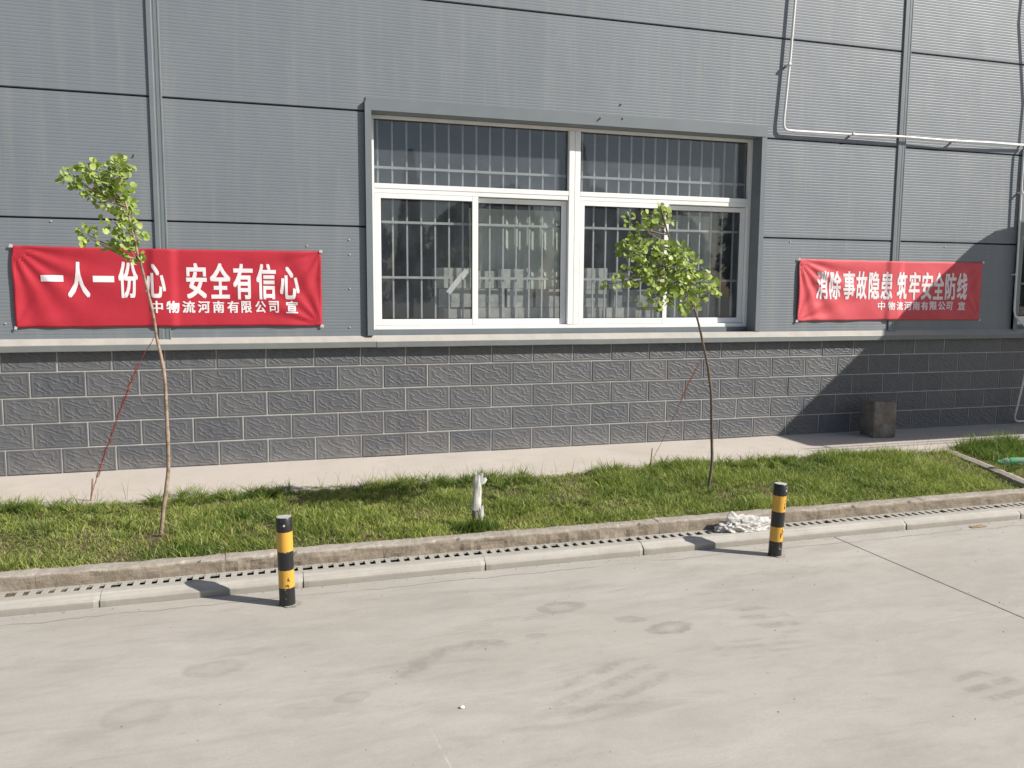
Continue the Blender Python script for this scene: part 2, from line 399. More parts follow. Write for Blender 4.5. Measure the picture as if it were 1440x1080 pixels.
# apron beside the wall, broken into pours
ap = empty('apron_walkway'); tag(ap, kind='structure')
xs = [-8, -3.2, 7.9, 14]
for a, b_ in zip(xs[:-1], xs[1:]):
    b = MB(); n = max(2, int((b_-a)/.1))
    for i in range(n):
        x0 = a+.002+(b_-a-.004)*i/n; x1 = a+.002+(b_-a-.004)*(i+1)/n
        e0 = -1.06+.02*noise.noise(Vector((x0*3, 0, 0))); e1 = -1.06+.02*noise.noise(Vector((x1*3, 0, 0)))
        z0 = -.012; b.add([(x0, e0, z0), (x1, e1, z0), (x1, -.004, 0), (x0, -.004, 0), (x0, e0, -.14), (x1, e1, -.14)], [(0, 1, 2, 3), (4, 5, 1, 0)])
    b.build('apron_slab', M['apron'], ap)

# soil bed
def soil_z(x, y):
    t = (y+2.29)/(2.29-1.0)
    return -.098 + .07*t + .012*noise.noise(Vector((x*2.3, y*2.3, 0)))
b = MB(); nx, ny = 220, 20; V = []
for j in range(ny+1):
    for i in range(nx+1):
        x = -8+22*i/nx; y = -2.30+1.26*j/ny; V.append((x, y, soil_z(x, y)))
F = [(j*(nx+1)+i, j*(nx+1)+i+1, (j+1)*(nx+1)+i+1, (j+1)*(nx+1)+i) for j in range(ny) for i in range(nx)]
o = link('soil_bed', mesh('soil_bed', V, F, True), M['soil']); tag(o, kind='structure')

# kerb stones
kerb = empty('kerb', (0, -2.35, -.15)); tag(kerb, kind='structure')
kx = [-4.2, -3.2, -2.2, -1.19, -.2, .72, 1.54, 2.6, 3.87, 4.82, 5.78, 6.8, 7.8, 8.8, 9.8]
for ki, (a, b_) in enumerate(zip(kx[:-1], kx[1:])):
    L = b_-a-.0014; n = int(L/.022); lift = random.uniform(-.003, .004)
    prof = [(-2.405, -.17), (-2.405, -.148), (-2.405, -.128), (-2.404, -.110), (-2.402, -.092), (-2.396, -.080), (-2.386, -.074), (-2.36, -.072), (-2.325, -.072), (-2.292, -.074), (-2.285, -.13)]
    broken = ki in (4, 5, 6)
    V = []; k = len(prof)
    for i in range(n+1):
        x = a+.0007+L*i/n
        ce = min(i, n-i)/n*L; ch = .0022*max(0, 1-ce/.012)
        for j, (y, z) in enumerate(prof):
            w = Vector((x*9, y*9, z*14)); d = noise.fractal(w, .8, 2.1, 5)*.006
            cell = noise.cell(Vector((x*14, 3, 1)))
            if j < 5:
                yy = y + d*1.2 + ch + (.0 if j < 1 else .003)
                if broken and j < 4: yy += .005*cell + (.006 if j < 2 else 0)*noise.cell(Vector((x*9, 7, 0)))
                zz = z
            else:
                yy = y + d*.7 + (ch if j < 7 else 0) ; zz = z + d*.5 + lift - ch*.4
                if noise.noise(Vector((x*4.0, 5, 0))) > .33 and j < 7: yy += .012; zz -= .008
            V.append((x, yy+2.35, zz+.15))
    F = [(i*k+j, (i+1)*k+j, (i+1)*k+j+1, i*k+j+1) for i in range(n) for j in range(k-1)]
    F += [tuple(range(k)), tuple(n*k+j for j in range(k-1, -1, -1))]
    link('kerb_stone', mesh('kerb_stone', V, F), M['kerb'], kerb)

# drainage channel
dr = empty('drainage_channel', (0, -2.5, -.2)); tag(dr, 'long pale concrete drain channel with slotted covers running below the kerb', 'drain')
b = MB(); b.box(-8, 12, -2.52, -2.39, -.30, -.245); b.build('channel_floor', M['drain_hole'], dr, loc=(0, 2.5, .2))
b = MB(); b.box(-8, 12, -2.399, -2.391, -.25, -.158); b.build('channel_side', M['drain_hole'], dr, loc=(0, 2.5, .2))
jx = [-4.0, -2.95, -1.9, -.84, .23, 1.32, 2.39, 3.42, 4.49, 5.56, 6.63, 7.7, 8.8]
prof = [(-2.512, -.26), (-2.604, -.26), (-2.604, -.186), (-2.598, -.179), (-2.575, -.166), (-2.572, -.168), (-2.568, -.163), (-2.553, -.153), (-2.512, -.152)]
for a, c_ in zip(jx[:-1], jx[1:]):
    L = c_-a-.003; n = int(L/.03); V = []; k = len(prof)
    chipl = random.uniform(.01, .035); dz = random.uniform(-.002, .002)
    for i in range(n+1):
        x = a+.0015+L*i/n
        e = min((i/n*L), (L-i/n*L)); chp = .011*max(0, 1-e/chipl)*(1 if i > n/2 else .3)
        for j, (y, z) in enumerate(prof):
            d = noise.fractal(Vector((x*12, y*20, z*20)), .9, 2, 3)*.0014
            yy = y + d + (chp if j in (1, 2, 3, 4) else 0); zz = z + d + dz
            V.append((x, yy+2.5, zz+.2))
    F = [(i*k+j, i*k+(j+1) % k, (i+1)*k+(j+1) % k, (i+1)*k+j) for i in range(n) for j in range(k)]
    F += [tuple(range(k)), tuple(n*k+j for j in range(k-1, -1, -1))]
    link('channel_block', mesh('channel_block', V, F), M['drain'], dr)
def cover_mesh(seed):
    rs = random.Random(seed); b = MB(); L = .515; P = L/8.25
    y0, y1, ya, yb = -2.510, -2.406, -2.496, -2.424
    zt, zb = -.1525, -.164
    b.box(-.0018, L+.0018, y0, ya, zb, zt); b.box(-.0018, L+.0018, yb, y1, zb, zt)
    x = .018
    for k in range(8):
        w = P-.034+rs.uniform(-.003, .003)
        sk = .0
        b.add([(x, ya-.001, zb), (x+w, ya-.001, zb), (x+w, yb+.001, zb), (x, yb+.001, zb), (x, ya-.001, zt), (x+w, ya-.001, zt), (x+w, yb+.001, zt), (x, yb+.001, zt)],
              [(0, 3, 2, 1), (4, 5, 6, 7), (0, 1, 5, 4), (1, 2, 6, 5), (2, 3, 7, 6), (3, 0, 4, 7)])
        x += P
    return mesh('slotted_cover', [v+Vector((0, 2.5, .2)) for v in b.v], b.f)
cm = [cover_mesh(i) for i in range(3)]
x = -.25-.52*8; i = 0
while x < 9:
    link('slotted_cover', cm[i % 3], M['drain'], dr, loc=(x, random.uniform(-.001, .001), random.uniform(-.0012, .0005)), rot=(0, 0, random.uniform(-.003, .003))); x += .52; i += 1
# silt lying in the slots at the left
V = []; F = []; n = 120
for i in range(n+1):
    x = -4+3.9*i/n
    top = -.162-.035*min(1, max(0, (x+1.3)/1.2)) + .006*noise.noise(Vector((x*20, 0, 0)))
    V += [(x, -2.495+2.5, top+.2), (x, -2.42+2.5, top+.2+.004)]
F = [(2*i, 2*i+2, 2*i+3, 2*i+1) for i in range(n)]
link('silt', mesh('silt', V, F), M['soil'], dr)['kind'] = 'stuff'

# ------------------------------------------------------------------ building
bld = empty('warehouse_building', (0, 0, 0)); tag(bld, 'grey metal clad industrial building with dark block plinth and barred windows', 'building')
ZR = [1.066, 2.034, 3.010, 3.976, 4.945, 5.915]
WX0, WX1, WZ0, WZ1 = 1.0, 4.866, 1.13, 3.02     # window opening
def panel_mesh(w, h):
    """one panel, x 0..w, z 0..h, front at y=0: fine horizontal ribs rolled in the face"""
    per = .0268; prof = [(.03, 0), (.012, 0), (.0, .004)]; z = .03
    n = int((h-.05)/per); per = (h-.05)/n; z = .025; prof.append((0, z))
    for i in range(n):
        prof += [(0.0, z+per*.58), (.0009, z+per*.70), (.0009, z+per*.86), (0, z+per*.98)]
        z += per
    prof += [(0, h-.004), (.012, h), (.03, h)]
    b = MB(); b.ext(prof, 0, w, caps=False)
    k = len(prof); b.f.append(tuple(range(k))); b.f.append(tuple(range(2*k-1, k-1, -1))); b.mi += [0, 0]
    return mesh('wall_panel', b.v, b.f)
cache = {}
def panel(x0, x1, z0, z1):
    key = (round(x1-x0, 3), round(z1-z0, 3))
    if key not in cache: cache[key] = panel_mesh(x1-x0, z1-z0)
    link('wall_panel', cache[key], M['panel'], bld, loc=(x0, random.uniform(0, .001), z0))
for b0 in (-7.955, -.705, 6.545):
    x0, x1 = b0+.047, b0+7.25-.047
    for r in range(5):
        z0, z1 = ZR[r]+.006, ZR[r+1]-.006
        if r < 2 and b0 > -5:
            off = 0 if b0 < 0 else 7.25
            panel(x0, WX0+off-.02, z0, z1); panel(WX1+off+.02, x1, z0, z1)
        else: panel(x0, x1, z0, z1)
b = MB()
def back(x0, x1, z0, z1): b.box(x0, x1, .024, .05, z0, z1)
back(-8, WX0-.02, 1.0, 5.95); back(WX1+.02, WX0+7.23, 1.0, 3.05); back(WX1+7.27, 14, 1, 5.95); back(WX0-.019, WX1+7.269, 3.05, 5.95)
b.build('panel_backing', M['seam'], bld)
# column cover strips
tp = [(0, .01), (0, -.012), (.004, -.015), (.036, -.0155), (.042, -.013), (.050, -.013), (.056, -.0155), (.080, -.0155), (.084, -.019), (.092, -.019), (.096, -.002), (.096, .01)]
for xc in (-7.955, -.706, 6.548, 13.79):
    b = MB(); k = len(tp); V = [(x-.048, y, 1.05) for x, y in tp] + [(x-.048, y, 5.92) for x, y in tp]
    b.add(V, [(i, i+1, k+i+1, k+i) for i in range(k-1)]+[tuple(range(k, 2*k))])
    b.build('column_cover', M['trim'], bld, loc=(xc, 0, 0))
# sloped flashing
xs = [-8, -5.1, -1.28, 1.02, 4.86, 7.9, 11, 14]
for i, (a, c_) in enumerate(zip(xs[:-1], xs[1:])):
    dy = .0015*(i % 2); n = 20
    V = []
    prof = [(.022, 1.04), (.022, 1.088), (.002, 1.088), (-.064, 1.040), (-.066, 1.036), (-.066, .990), (-.060, .986), (-.052, .990), (-.052, 1.02), (.022, 1.02)]
    k = len(prof)
    for j in range(n+1):
        x = a+(c_-a)*j/n; wob = .0035*noise.noise(Vector((x*1.7, i, 0)))
        V += [(x, y-dy + (wob if y < -.01 else 0), z + (wob if z < 1.06 and y < 0 else 0)) for y, z in prof]
    F = [(j*k+q_, j*k+(q_+1) % k, (j+1)*k+(q_+1) % k, (j+1)*k+q_) for j in range(n) for q_ in range(k)]
    F += [tuple(range(k)), tuple(n*k+q_ for q_ in range(k-1, -1, -1))]
    link('sill_flashing', mesh('sill_flashing', V, F), M['sill'], bld)

# block plinth
pl = empty('plinth', (0, 0, 0), bld)
b = MB(); b.box(-8, 14, .0055, .24, -.15, 1.03); b.build('mortar_bed', M['mortar'], pl)
CH = .2065; g = .0055
def brick_mesh(w, h):
    """chamfered block face, raised border and slightly pillowed middle"""
    hx, hz = w/2, h/2
    def ring(ix, y): return [(-hx+ix, y, -hz+ix), (hx-ix, y, -hz+ix), (hx-ix, y, hz-ix), (-hx+ix, y, hz-ix)]
    V = ring(0, .03)+ring(0, .003)+ring(.003, 0)+ring(.011, 0.0)+ring(.018, .0018)
    F = []
    for r in range(4):
        for i in range(4): F.append((r*4+i, r*4+(i+1) % 4, (r+1)*4+(i+1) % 4, (r+1)*4+i))
    F.append((16, 17, 18, 19))
    return mesh('brick', V, F)
bm_full = brick_mesh(.4-2*g, CH-2*g); bm_top = brick_mesh(.4-2*g, CH-2*g)
for row in range(5):
    off = -1.7148 + (0 if row in (1, 3) else .2)
    k0 = int(math.floor((-3.4-off)/.4)); x = off+.4*k0
    while x < 10.2:
        o = link('brick', bm_full, M['brick'], pl, loc=(x+.2, random.uniform(-.0015, .001), CH*row+CH/2), rot=(random.uniform(-.006, .006), random.uniform(-.002, .002), random.uniform(-.003, .003)))
        x += .4

# window builder -------------------------------------------------------------
def window(dx, full=True):
    w = empty('window', (dx, 0, 0), bld)
    # outer casing trim
    b = MB()
    xl0, xl1 = .945, 1.0
    b.add([(xl0, -.036, 1.09), (xl1, -.036, 1.09), (xl1, -.036, 3.022), (xl0, -.036, 3.092), (xl0, 0, 1.09), (xl0, 0, 3.092), (xl1, .16, 1.09), (xl1, .16, 3.022), (xl1, 0, 3.03)],
          [(0, 1, 2, 3), (0, 3, 5, 4), (1, 6, 7, 2), (3, 2, 8, 5)])
    b.box(xl0, xl0+.003, -.034, -.001, 1.09, 3.085)
    b.build('window_casing', M['trim'], w)
    b = MB()
    b.add([(xl0+.012, -.010, 3.125), (WX1+.054, -.010, 3.125), (WX1+.054, -.010, 3.02), (xl1+.001, -.010, 3.02), (xl1, .16, 3.02), (WX1, .16, 3.02), (xl0+.012, 0, 3.128), (WX1+.054, 0, 3.128), (WX1, -.010, 3.02), (xl0+.012, -.010, 3.09)],
          [(0, 9, 3, 8, 2, 1), (3, 4, 5, 8), (0, 1, 7, 6)])
    b.build('window_casing', M['trim'], w)
    b = MB()
    b.add([(WX1, -.006, 1.09), (WX1+.054, -.006, 1.09), (WX1+.054, -.006, 3.018), (WX1, -.006, 3.018), (WX1, .16, 1.09), (WX1, .16, 3.018), (WX1+.054, 0, 1.09), (WX1+.054, 0, 3.018)],
          [(0, 1, 2, 3), (4, 0, 3, 5), (1, 6, 7, 2)])
    b.build('window_casing', M['trim'], w)
    b = MB(); b.box(WX0, WX1, .02, .20, 1.04, 1.086); b.box(WX0, WX1, .148, .20, 1.087, 1.131); b.build('window_ledge', M['trim'], w)
    # fixed frame
    b = MB(); Y0, Y1 = .155, .235
    b.box(WX0, WX0+.044, Y0, Y1, 1.132, 3.018); b.box(WX1-.034, WX1, Y0, Y1, 1.132, 3.018)
    b.box(WX0+.044, WX1-.034, Y0+.001, Y1, 2.992, 3.018)
    b.box(WX0+.044, WX1-.034, Y0+.001, Y1, 1.132, 1.168)
    b.box(2.884, 2.940, Y0-.002, Y1, 1.169, 2.991); b.box(2.943, 2.999, Y0-.001, Y1, 1.169, 2.991)
    for a, c_ in ((WX0+.044, 2.883), (3.0, WX1-.034)):
        b.box(a, c_, Y0, Y1, 2.386, 2.430); b.box(a, c_, Y0+.004, Y1, 2.346, 2.3855)
    b.build('frame', M['pvc'], w, bevel=.003)
    b = MB()
    for a, c_ in ((WX0+.044, 2.883), (3.0, WX1-.034)):
        b.box(a, c_, .203, .208, 2.430, 2.437); b.box(a, c_, .203, .208, 2.985, 2.992)
        b.box(a, a+.006, .203, .208, 2.437, 2.985); b.box(c_-.006, c_, .203, .208, 2.437, 2.985)
    b.build('gasket', M['gasket'], w)
    for a, c_ in ((WX0+.046, 2.881), (3.002, WX1-.036)):
        b = MB(); b.box(a, c_, .208, .213, 2.432, 2.990); b.build('pane', M['glass'], w)
    # sashes
    def sash(x0, x1, y0, y1, wl, wr, zt):
        b = MB(); zb = 1.170; rb, rt_ = .055, .045
        b.box(x0, x0+wl, y0, y1, zb, zt); b.box(x1-wr, x1, y0, y1, zb, zt)
        b.box(x0+wl, x1-wr, y0+.001, y1, zb, zb+rb); b.box(x0+wl, x1-wr, y0+.001, y1, zt-rt_, zt)
        s_ = b.build('sash', M['pvc'], w, bevel=.003)
        b = MB(); a, c_, d, e = x0+wl, x1-wr, zb+rb, zt-rt_; ym = (y0+y1)/2
        b.box(a, c_, ym-.004, ym, d, d+.006); b.box(a, c_, ym-.004, ym, e-.006, e); b.box(a, a+.006, ym-.004, ym, d+.006, e-.006); b.box(c_-.006, c_, ym-.004, ym, d+.006, e-.006)
        b.build('gasket', M['gasket'], w)
        b = MB(); b.box(a-.004, c_+.004, ym, ym+.005, d-.004, e+.004); b.build('pane', M['glass'], w)
    sash(1.046, 1.996, .160, .192, .054, .056, 2.346)
    sash(1.945, 2.880, .197, .229, .052, .054, 2.340)
    sash(3.003, 3.946, .160, .192, .046, .047, 2.346)
    sash(3.900, 4.829, .197, .229, .044, .054, 2.340)
    # security grille behind the glass
    bv = MB(); bv.box(-.0075, .0075, -.0075, .0075, 1.14, 3.0); bvm = mesh('grille_bar', bv.v, bv.f)
    for i in range(14): link('grille_bar', bvm, M['bar'], w, loc=(1.095+.1307*i, .285, 0))
    for i in range(14): link('grille_bar', bvm, M['bar'], w, loc=(3.064+.1295*i, .285, 0))
    for z in (2.583, 2.101, 1.604):
        b = MB(); b.box(1.03, 4.85, .262, .276, z-.011, z+.011); b.build('grille_rail', M['bar'], w)
    # reveal inside
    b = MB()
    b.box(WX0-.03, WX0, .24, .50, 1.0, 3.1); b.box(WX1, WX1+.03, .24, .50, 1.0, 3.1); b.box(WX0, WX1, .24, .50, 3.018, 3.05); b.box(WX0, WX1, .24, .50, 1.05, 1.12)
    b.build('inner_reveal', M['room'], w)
    return w
window(0); window(7.25)
# pegs above the window
for x, z, L in ((3.119, 3.083, .03), (3.349, 3.098, .018), (3.332, 3.226, .01)):
    b = MB(); b.tube([(x, .0, z), (x+.004, -L, z+.004)], [.007, .009], 7); b.build('anchor_peg', M['rust'], bld)
# room behind
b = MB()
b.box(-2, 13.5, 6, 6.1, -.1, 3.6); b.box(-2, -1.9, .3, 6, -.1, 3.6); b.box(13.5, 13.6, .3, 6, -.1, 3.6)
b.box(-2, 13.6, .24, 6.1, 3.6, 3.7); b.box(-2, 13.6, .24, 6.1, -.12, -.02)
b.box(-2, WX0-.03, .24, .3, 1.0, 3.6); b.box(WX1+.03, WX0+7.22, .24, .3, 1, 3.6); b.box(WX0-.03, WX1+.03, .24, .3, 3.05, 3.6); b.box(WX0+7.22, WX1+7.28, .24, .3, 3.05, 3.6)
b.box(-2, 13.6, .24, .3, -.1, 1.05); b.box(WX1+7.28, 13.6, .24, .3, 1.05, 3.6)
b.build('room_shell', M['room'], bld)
# parapet and returns so the block closes
b = MB(); b.box(-8.02, 14.02, -.02, .3, 5.93, 6.05); b.build('parapet_cap', M['trim'], bld)
b = MB(); b.box(-8.0, 14, 6.12, 6.3, -.2, 5.93); b.box(-8.02, -7.99, .05, 6.12, -.2, 5.93); b.box(13.99, 14.02, .05, 6.12, -.2, 5.93); b.box(-8, 14, .3, 6.3, 5.85, 5.93)
b.build('outer_shell', M['panel'], bld)
# screws
b0 = MB(); b0.tube([(0, 0, 0), (0, -.006, 0)], .007, 6); sm = mesh('screw', b0.v, b0.f)
for x, z in ((.801, 1.92), (.805, 1.792), (.795, 1.164), (.80, 1.5), (.446, 1.86), (-1.859, 1.212), (-1.50, 2.01), (5.24, 2.0), (7.2, 1.99)):
    link('screw', sm, M['capmetal'], bld, loc=(x, 0, z))

# curtains and things inside the windows
def curtain(x0, x1, y, z0, z1, lab, seed):
    n = int((x1-x0)/.012); V = []; nz = 8
    for i in range(n+1):
        x = x0+(x1-x0)*i/n
        for j in range(nz+1):
            z = z0+(z1-z0)*j/nz; a = .018+.01*noise.noise(Vector((x*2, seed, 0)))
            V.append((x+.01*noise.noise(Vector((x*3, z*2, seed))), y+a*math.sin(x*52+2.5*noise.noise(Vector((x*2.5, seed, z*.3)))), z))
    F = [(i*(nz+1)+j, (i+1)*(nz+1)+j, (i+1)*(nz+1)+j+1, i*(nz+1)+j+1) for i in range(n) for j in range(nz)]
    o = link('curtain', mesh('curtain', V, F, True), M['curtain']); tag(o, lab, 'curtain', 'curtains behind the barred window')
curtain(2.02, 3.02, .62, .95, 2.285, 'pale grey green curtain behind the right pane of the left window half', 1)
curtain(4.02, 4.66, .62, .95, 2.285, 'pale grey green curtain behind the rightmost pane of the window', 2)
cn = 0
def carton(x, w_, y, z, h_, d_, lab):
    u_ = random.uniform(.2, .5); b = MB(); b.box(0, w_, 0, d_, 0, h_); b.box(w_*u_, w_*(u_+random.uniform(.15, .4)), -.002, 0.0, h_*.3, h_*random.uniform(.5, .8), 1)
    o = b.build('carton', [M['carton'], M['tape']], loc=(x, y, z), bevel=.004); tag(o, lab, 'box', 'pale cartons stacked inside the window')
ordn = ['first', 'second', 'third', 'fourth', 'fifth', 'sixth']
rown = ['lowest', 'second lowest', 'third', 'topmost']
hts = [.20, .155, .18, .215]
for side, (xs0, cnt, nm) in enumerate(((1.66, 4, 'left half'), (3.10, 3, 'right half'))):
    z = .975
    for r_ in range(4):
        xx = xs0+random.uniform(-.02, .03)
        for k in range(cnt-(1 if r_ == 3 else 0)):
            w_ = random.uniform(.22, .36); xx += w_+random.uniform(.004, .03)
            carton(xx-w_, w_, .36+random.uniform(0, .05), z, hts[r_]-.004-(random.uniform(0, .05) if r_ == 3 else 0), .2,
                   'pale carton behind the %s of the window, %s row, %s from the left' % (nm, rown[r_], ordn[k]))
        z += hts[r_]
b = MB(); b.box(1.02, 4.84, .34, .60, .90, .973); o = b.build('window_shelf', M['room'], bld)
# paper strip taped inside the pane
b = MB(); b.add([(1.698, .186, 1.477), (1.738, .184, 1.451), (1.845, .186, 1.585), (1.905, .184, 1.655), (1.880, .186, 1.690), (1.795, .185, 1.600)], [(0, 1, 2, 5), (5, 2, 3, 4)])
b.add([(1.84, .182, 1.61), (1.86, .182, 1.585), (1.915, .18, 1.66), (1.925, .182, 1.69), (1.905, .184, 1.70)], [(0, 1, 2, 3, 4)])
o = b.build('paper_strip', M['paper']); sol = o.modifiers.new('s', 'SOLIDIFY'); sol.thickness = .001
tag(o, 'crumpled strip of white paper hanging slanted behind the left sliding pane', 'paper')
b = MB(); b.add([(1.64, .352, 1.07), (1.71, .352, 1.05), (1.72, .352, 1.10), (1.68, .352, 1.15), (1.65, .352, 1.13)], [(0, 1, 2, 3, 4)])
o = b.build('blue_wrapper', M['blue']); o.modifiers.new('s', 'SOLIDIFY').thickness = .004
tag(o, 'small blue wrapper low behind the left sliding pane beside the cartons', 'wrapper')

# ------------------------------------------------------------------ banners
def banner(x0, x1, z0, z1, mat, lab, glyphs, corner, sag):
    root = empty('banner', ((x0+x1)/2, 0, z0)); tag(root, lab, 'banner', 'red slogan banners on the wall')
    ox, oz = (x0+x1)/2, z0
    W_, H_ = x1-x0, z1-z0
    def disp(x, z):
        u, v = x-x0, z-z0; d = 0
        # fans of creases pulled out of the tied corners
        for (cx, cz, ang, amp, fr) in corner:
            dx, dz = x-cx, z-cz; r = math.hypot(dx, dz); a = math.atan2(dz, dx)
            fall = math.exp(-r*1.7)*min(1, r*9)
            d += amp*1.25*fall*math.sin((a-ang)*fr + .6*noise.noise(Vector((x*2, z*2, 3))))
        d += .0022*noise.noise(Vector((x*2.3, z*5.5, 1)))+.0016*math.sin(z*26+noise.noise(Vector((x*1.1, 0, 2)))*5)*math.exp(-abs(z-z0)*5)
        st_ = max(0, min(1, (.125-min(abs(x+.706), abs(x-6.548)))/.07)); st_ = st_*st_*(3-2*st_)
        return -.011 - .9*max(-.009, d) - .017*st_
    nx, nz = int(W_/.018), int(H_/.018)
    V = []
    for j in range(nz+1):
        for i in range(nx+1):
            x = x0+W_*i/nx; z = z0+H_*j/nz
            ez = sag*math.sin(math.pi*i/nx)*(1 if j > nz/2 else -.5)*abs(j/nz-.5)*2 + .003*noise.noise(Vector((x*5, z*.5, 9)))
            exx = .004*noise.noise(Vector((z*7, x*.5, 4)))
            V.append((x+exx-ox, disp(x, z), z-ez-oz))
    F = [(j*(nx+1)+i, j*(nx+1)+i+1, (j+1)*(nx+1)+i+1, (j+1)*(nx+1)+i) for j in range(nz) for i in range(nx)]
    o = link('cloth', mesh('cloth', V, F, True), mat, root); s_ = o.modifiers.new('s', 'SOLIDIFY'); s_.thickness = .0012; s_.offset = 1
    # lettering, printed flat on the cloth
    bmL = bmesh.new()
    for ch, gx0, gx1, gz0, gz1, bold in glyphs:
        cu = bpy.data.curves.new('glyph', 'FONT'); cu.body = ch; cu.size = 1; cu.resolution_u = 3
        to = bpy.data.objects.new('glyph', cu); COL.objects.link(to)
        bpy.context.view_layer.update()
        me = bpy.data.meshes.new_from_object(to.evaluated_get(bpy.context.evaluated_depsgraph_get()))
        bpy.data.objects.remove(to); bpy.data.curves.remove(cu)
        P = [v.co.copy() for v in me.vertices]
        if not P: continue
        ax, bx = min(p.x for p in P), max(p.x for p in P); ay, by = min(p.y for p in P), max(p.y for p in P)
        sx_, sz_ = (gx1-gx0)*bold*1.0, (gz1-gz0)*bold*.62
        for li, (ux, uz) in enumerate([(0, 0)] if bold == 0 else [(-1, -1), (1, -1), (-1, 1), (1, 1), (0, 0)]):
            vs_ = [bmL.verts.new((gx0+sx_+ux*sx_+(p.x-ax)/(bx-ax)*(gx1-gx0-2*sx_), .00025*li, gz0+sz_+uz*sz_+(p.y-ay)/max(by-ay, 1e-6)*(gz1-gz0-2*sz_))) for p in P]
            for pl_ in me.polygons:
                try: bmL.faces.new([vs_[k] for k in pl_.vertices])
                except ValueError: pass
        bpy.data.meshes.remove(me)
    bmesh.ops.triangulate(bmL, faces=bmL.faces[:])
    x = x0
    while x < x1:
        bmesh.ops.bisect_plane(bmL, geom=bmL.verts[:]+bmL.edges[:]+bmL.faces[:], plane_co=(x, 0, 0), plane_no=(1, 0, 0)); x += .018
    z = z0
    while z < z1:
        bmesh.ops.bisect_plane(bmL, geom=bmL.verts[:]+bmL.edges[:]+bmL.faces[:], plane_co=(0, 0, z), plane_no=(0, 0, 1)); z += .018
    for v in bmL.verts:
        x, z = v.co.x, v.co.z; v.co = Vector((x-ox, disp(x, z)-.0040-v.co.y, z-oz))
    bmesh.ops.recalc_face_normals(bmL, faces=bmL.faces[:])
    me = bpy.data.meshes.new('lettering'); bmL.to_mesh(me); bmL.free()
    link('lettering', me, M['ink'], root)
    # tape at the corners
    for cx, cz in ((x0, z1), (x1, z1), (x0, z0), (x1, z0)):
        b = MB(); a = random.uniform(.011, .018)
        b.add([(cx-a-ox, -.018, cz-.01-oz), (cx+a*.6-ox, -.018, cz-.016-oz), (cx+a-ox, -.019, cz+.006-oz), (cx-a*.5-ox, -.017, cz+.014-oz)], [(0, 1, 2, 3)])
        b.build('tape', M['tape'], root)
BG = .034
g1 = [('一', -1.595, -1.435, 1.540, 1.590, .0), ('人', -1.406, -1.247, 1.414, 1.696, BG), ('一', -1.223, -1.068, 1.538, 1.588, .0), ('份', -1.038, -.892, 1.412, 1.704, BG),
      ('心', -.837, -.684, 1.414, 1.690, BG), ('安', -.529, -.369, 1.409, 1.700, BG), ('全', -.345, -.184, 1.409, 1.703, BG), ('有', -.163, -.004, 1.404, 1.700, BG),
      ('信', .023, .182, 1.404, 1.702, BG), ('心', .212, .374, 1.404, 1.681, BG)]
small = '中物流河南有限公司'
sp1 = [(212, 228.5), (232.7, 250), (253.5, 270.8), (274.4, 291), (295, 310.8), (315, 331.7), (335, 350), (355, 370.8), (375, 390)]
def lerp_s1(p): return -.807+(p-212)/(418.8-212)*(.357+.807) - .012*math.sin((p-212)/206.8*math.pi)*-1
g1 += [(ch, lerp_s1(a), lerp_s1(b_), 1.291, 1.390, BG*.9) for ch, (a, b_) in zip(small, sp1)] + [('宣', .258, .357, 1.286, 1.392, BG*.9)]
banner(-1.787, .558, 1.178, 1.815, M['red'], 'larger deep red cloth banner left of the window, white slogan starting with one horizontal stroke', g1,
       [(-1.787, 1.815, -.9, .010, 16), (.558, 1.178, 2.6, .008, 15), (.558, 1.815, 3.6, .006, 12), (-1.787, 1.178, .7, .004, 10)], .006)
b2 = [('消', 1147, 1163), ('除', 1165.4, 1181), ('事', 1184, 1200.6), ('故', 1202.3, 1217.6), ('隐', 1220, 1235.8), ('患', 1237.5, 1252.4), ('筑', 1258.5, 1274.3), ('牢', 1276.7, 1292), ('安', 1294, 1309.5), ('全', 1310.5, 1325.8), ('防', 1327.5, 1342.8), ('线', 1344.5, 1358.6)]
kn = [(1147, 5.569), (1163, 5.709), (1181, 5.867), (1237.5, 6.376), (1252.4, 6.513), (1274.3, 6.716), (1344.5, 7.388), (1358.6, 7.527)]
def fx(p): return float(np.interp(p, [a for a, _ in kn], [b_ for _, b_ in kn]))
g2 = [(ch, fx(a), fx(b_), 1.417, 1.710, BG) for ch, a, b_ in b2]
sp2 = [(1232.7, 1243), (1245.6, 1255.8), (1257.7, 1268.6), (1269.9, 1280.8), (1282, 1292.2), (1293.7, 1303.9), (1305.9, 1316), (1317.8, 1328.2), (1329.4, 1338)]
g2 += [(ch, fx(a)+.012, fx(b_)+.012, 1.304, 1.396, BG*.9) for ch, (a, b_) in zip(small, sp2)] + [('宣', 7.414, 7.515, 1.303, 1.394, BG*.9)]
banner(5.348, 7.728, 1.194, 1.829, M['red2'], 'faded coral red banner right of the window, half in shadow, twelve large white characters', g2,
       [(5.348, 1.829, -.9, .014, 17), (5.348, 1.194, .9, .010, 13), (7.728, 1.194, 2.5, .008, 14), (7.728, 1.829, 3.8, .005, 12)], .007)

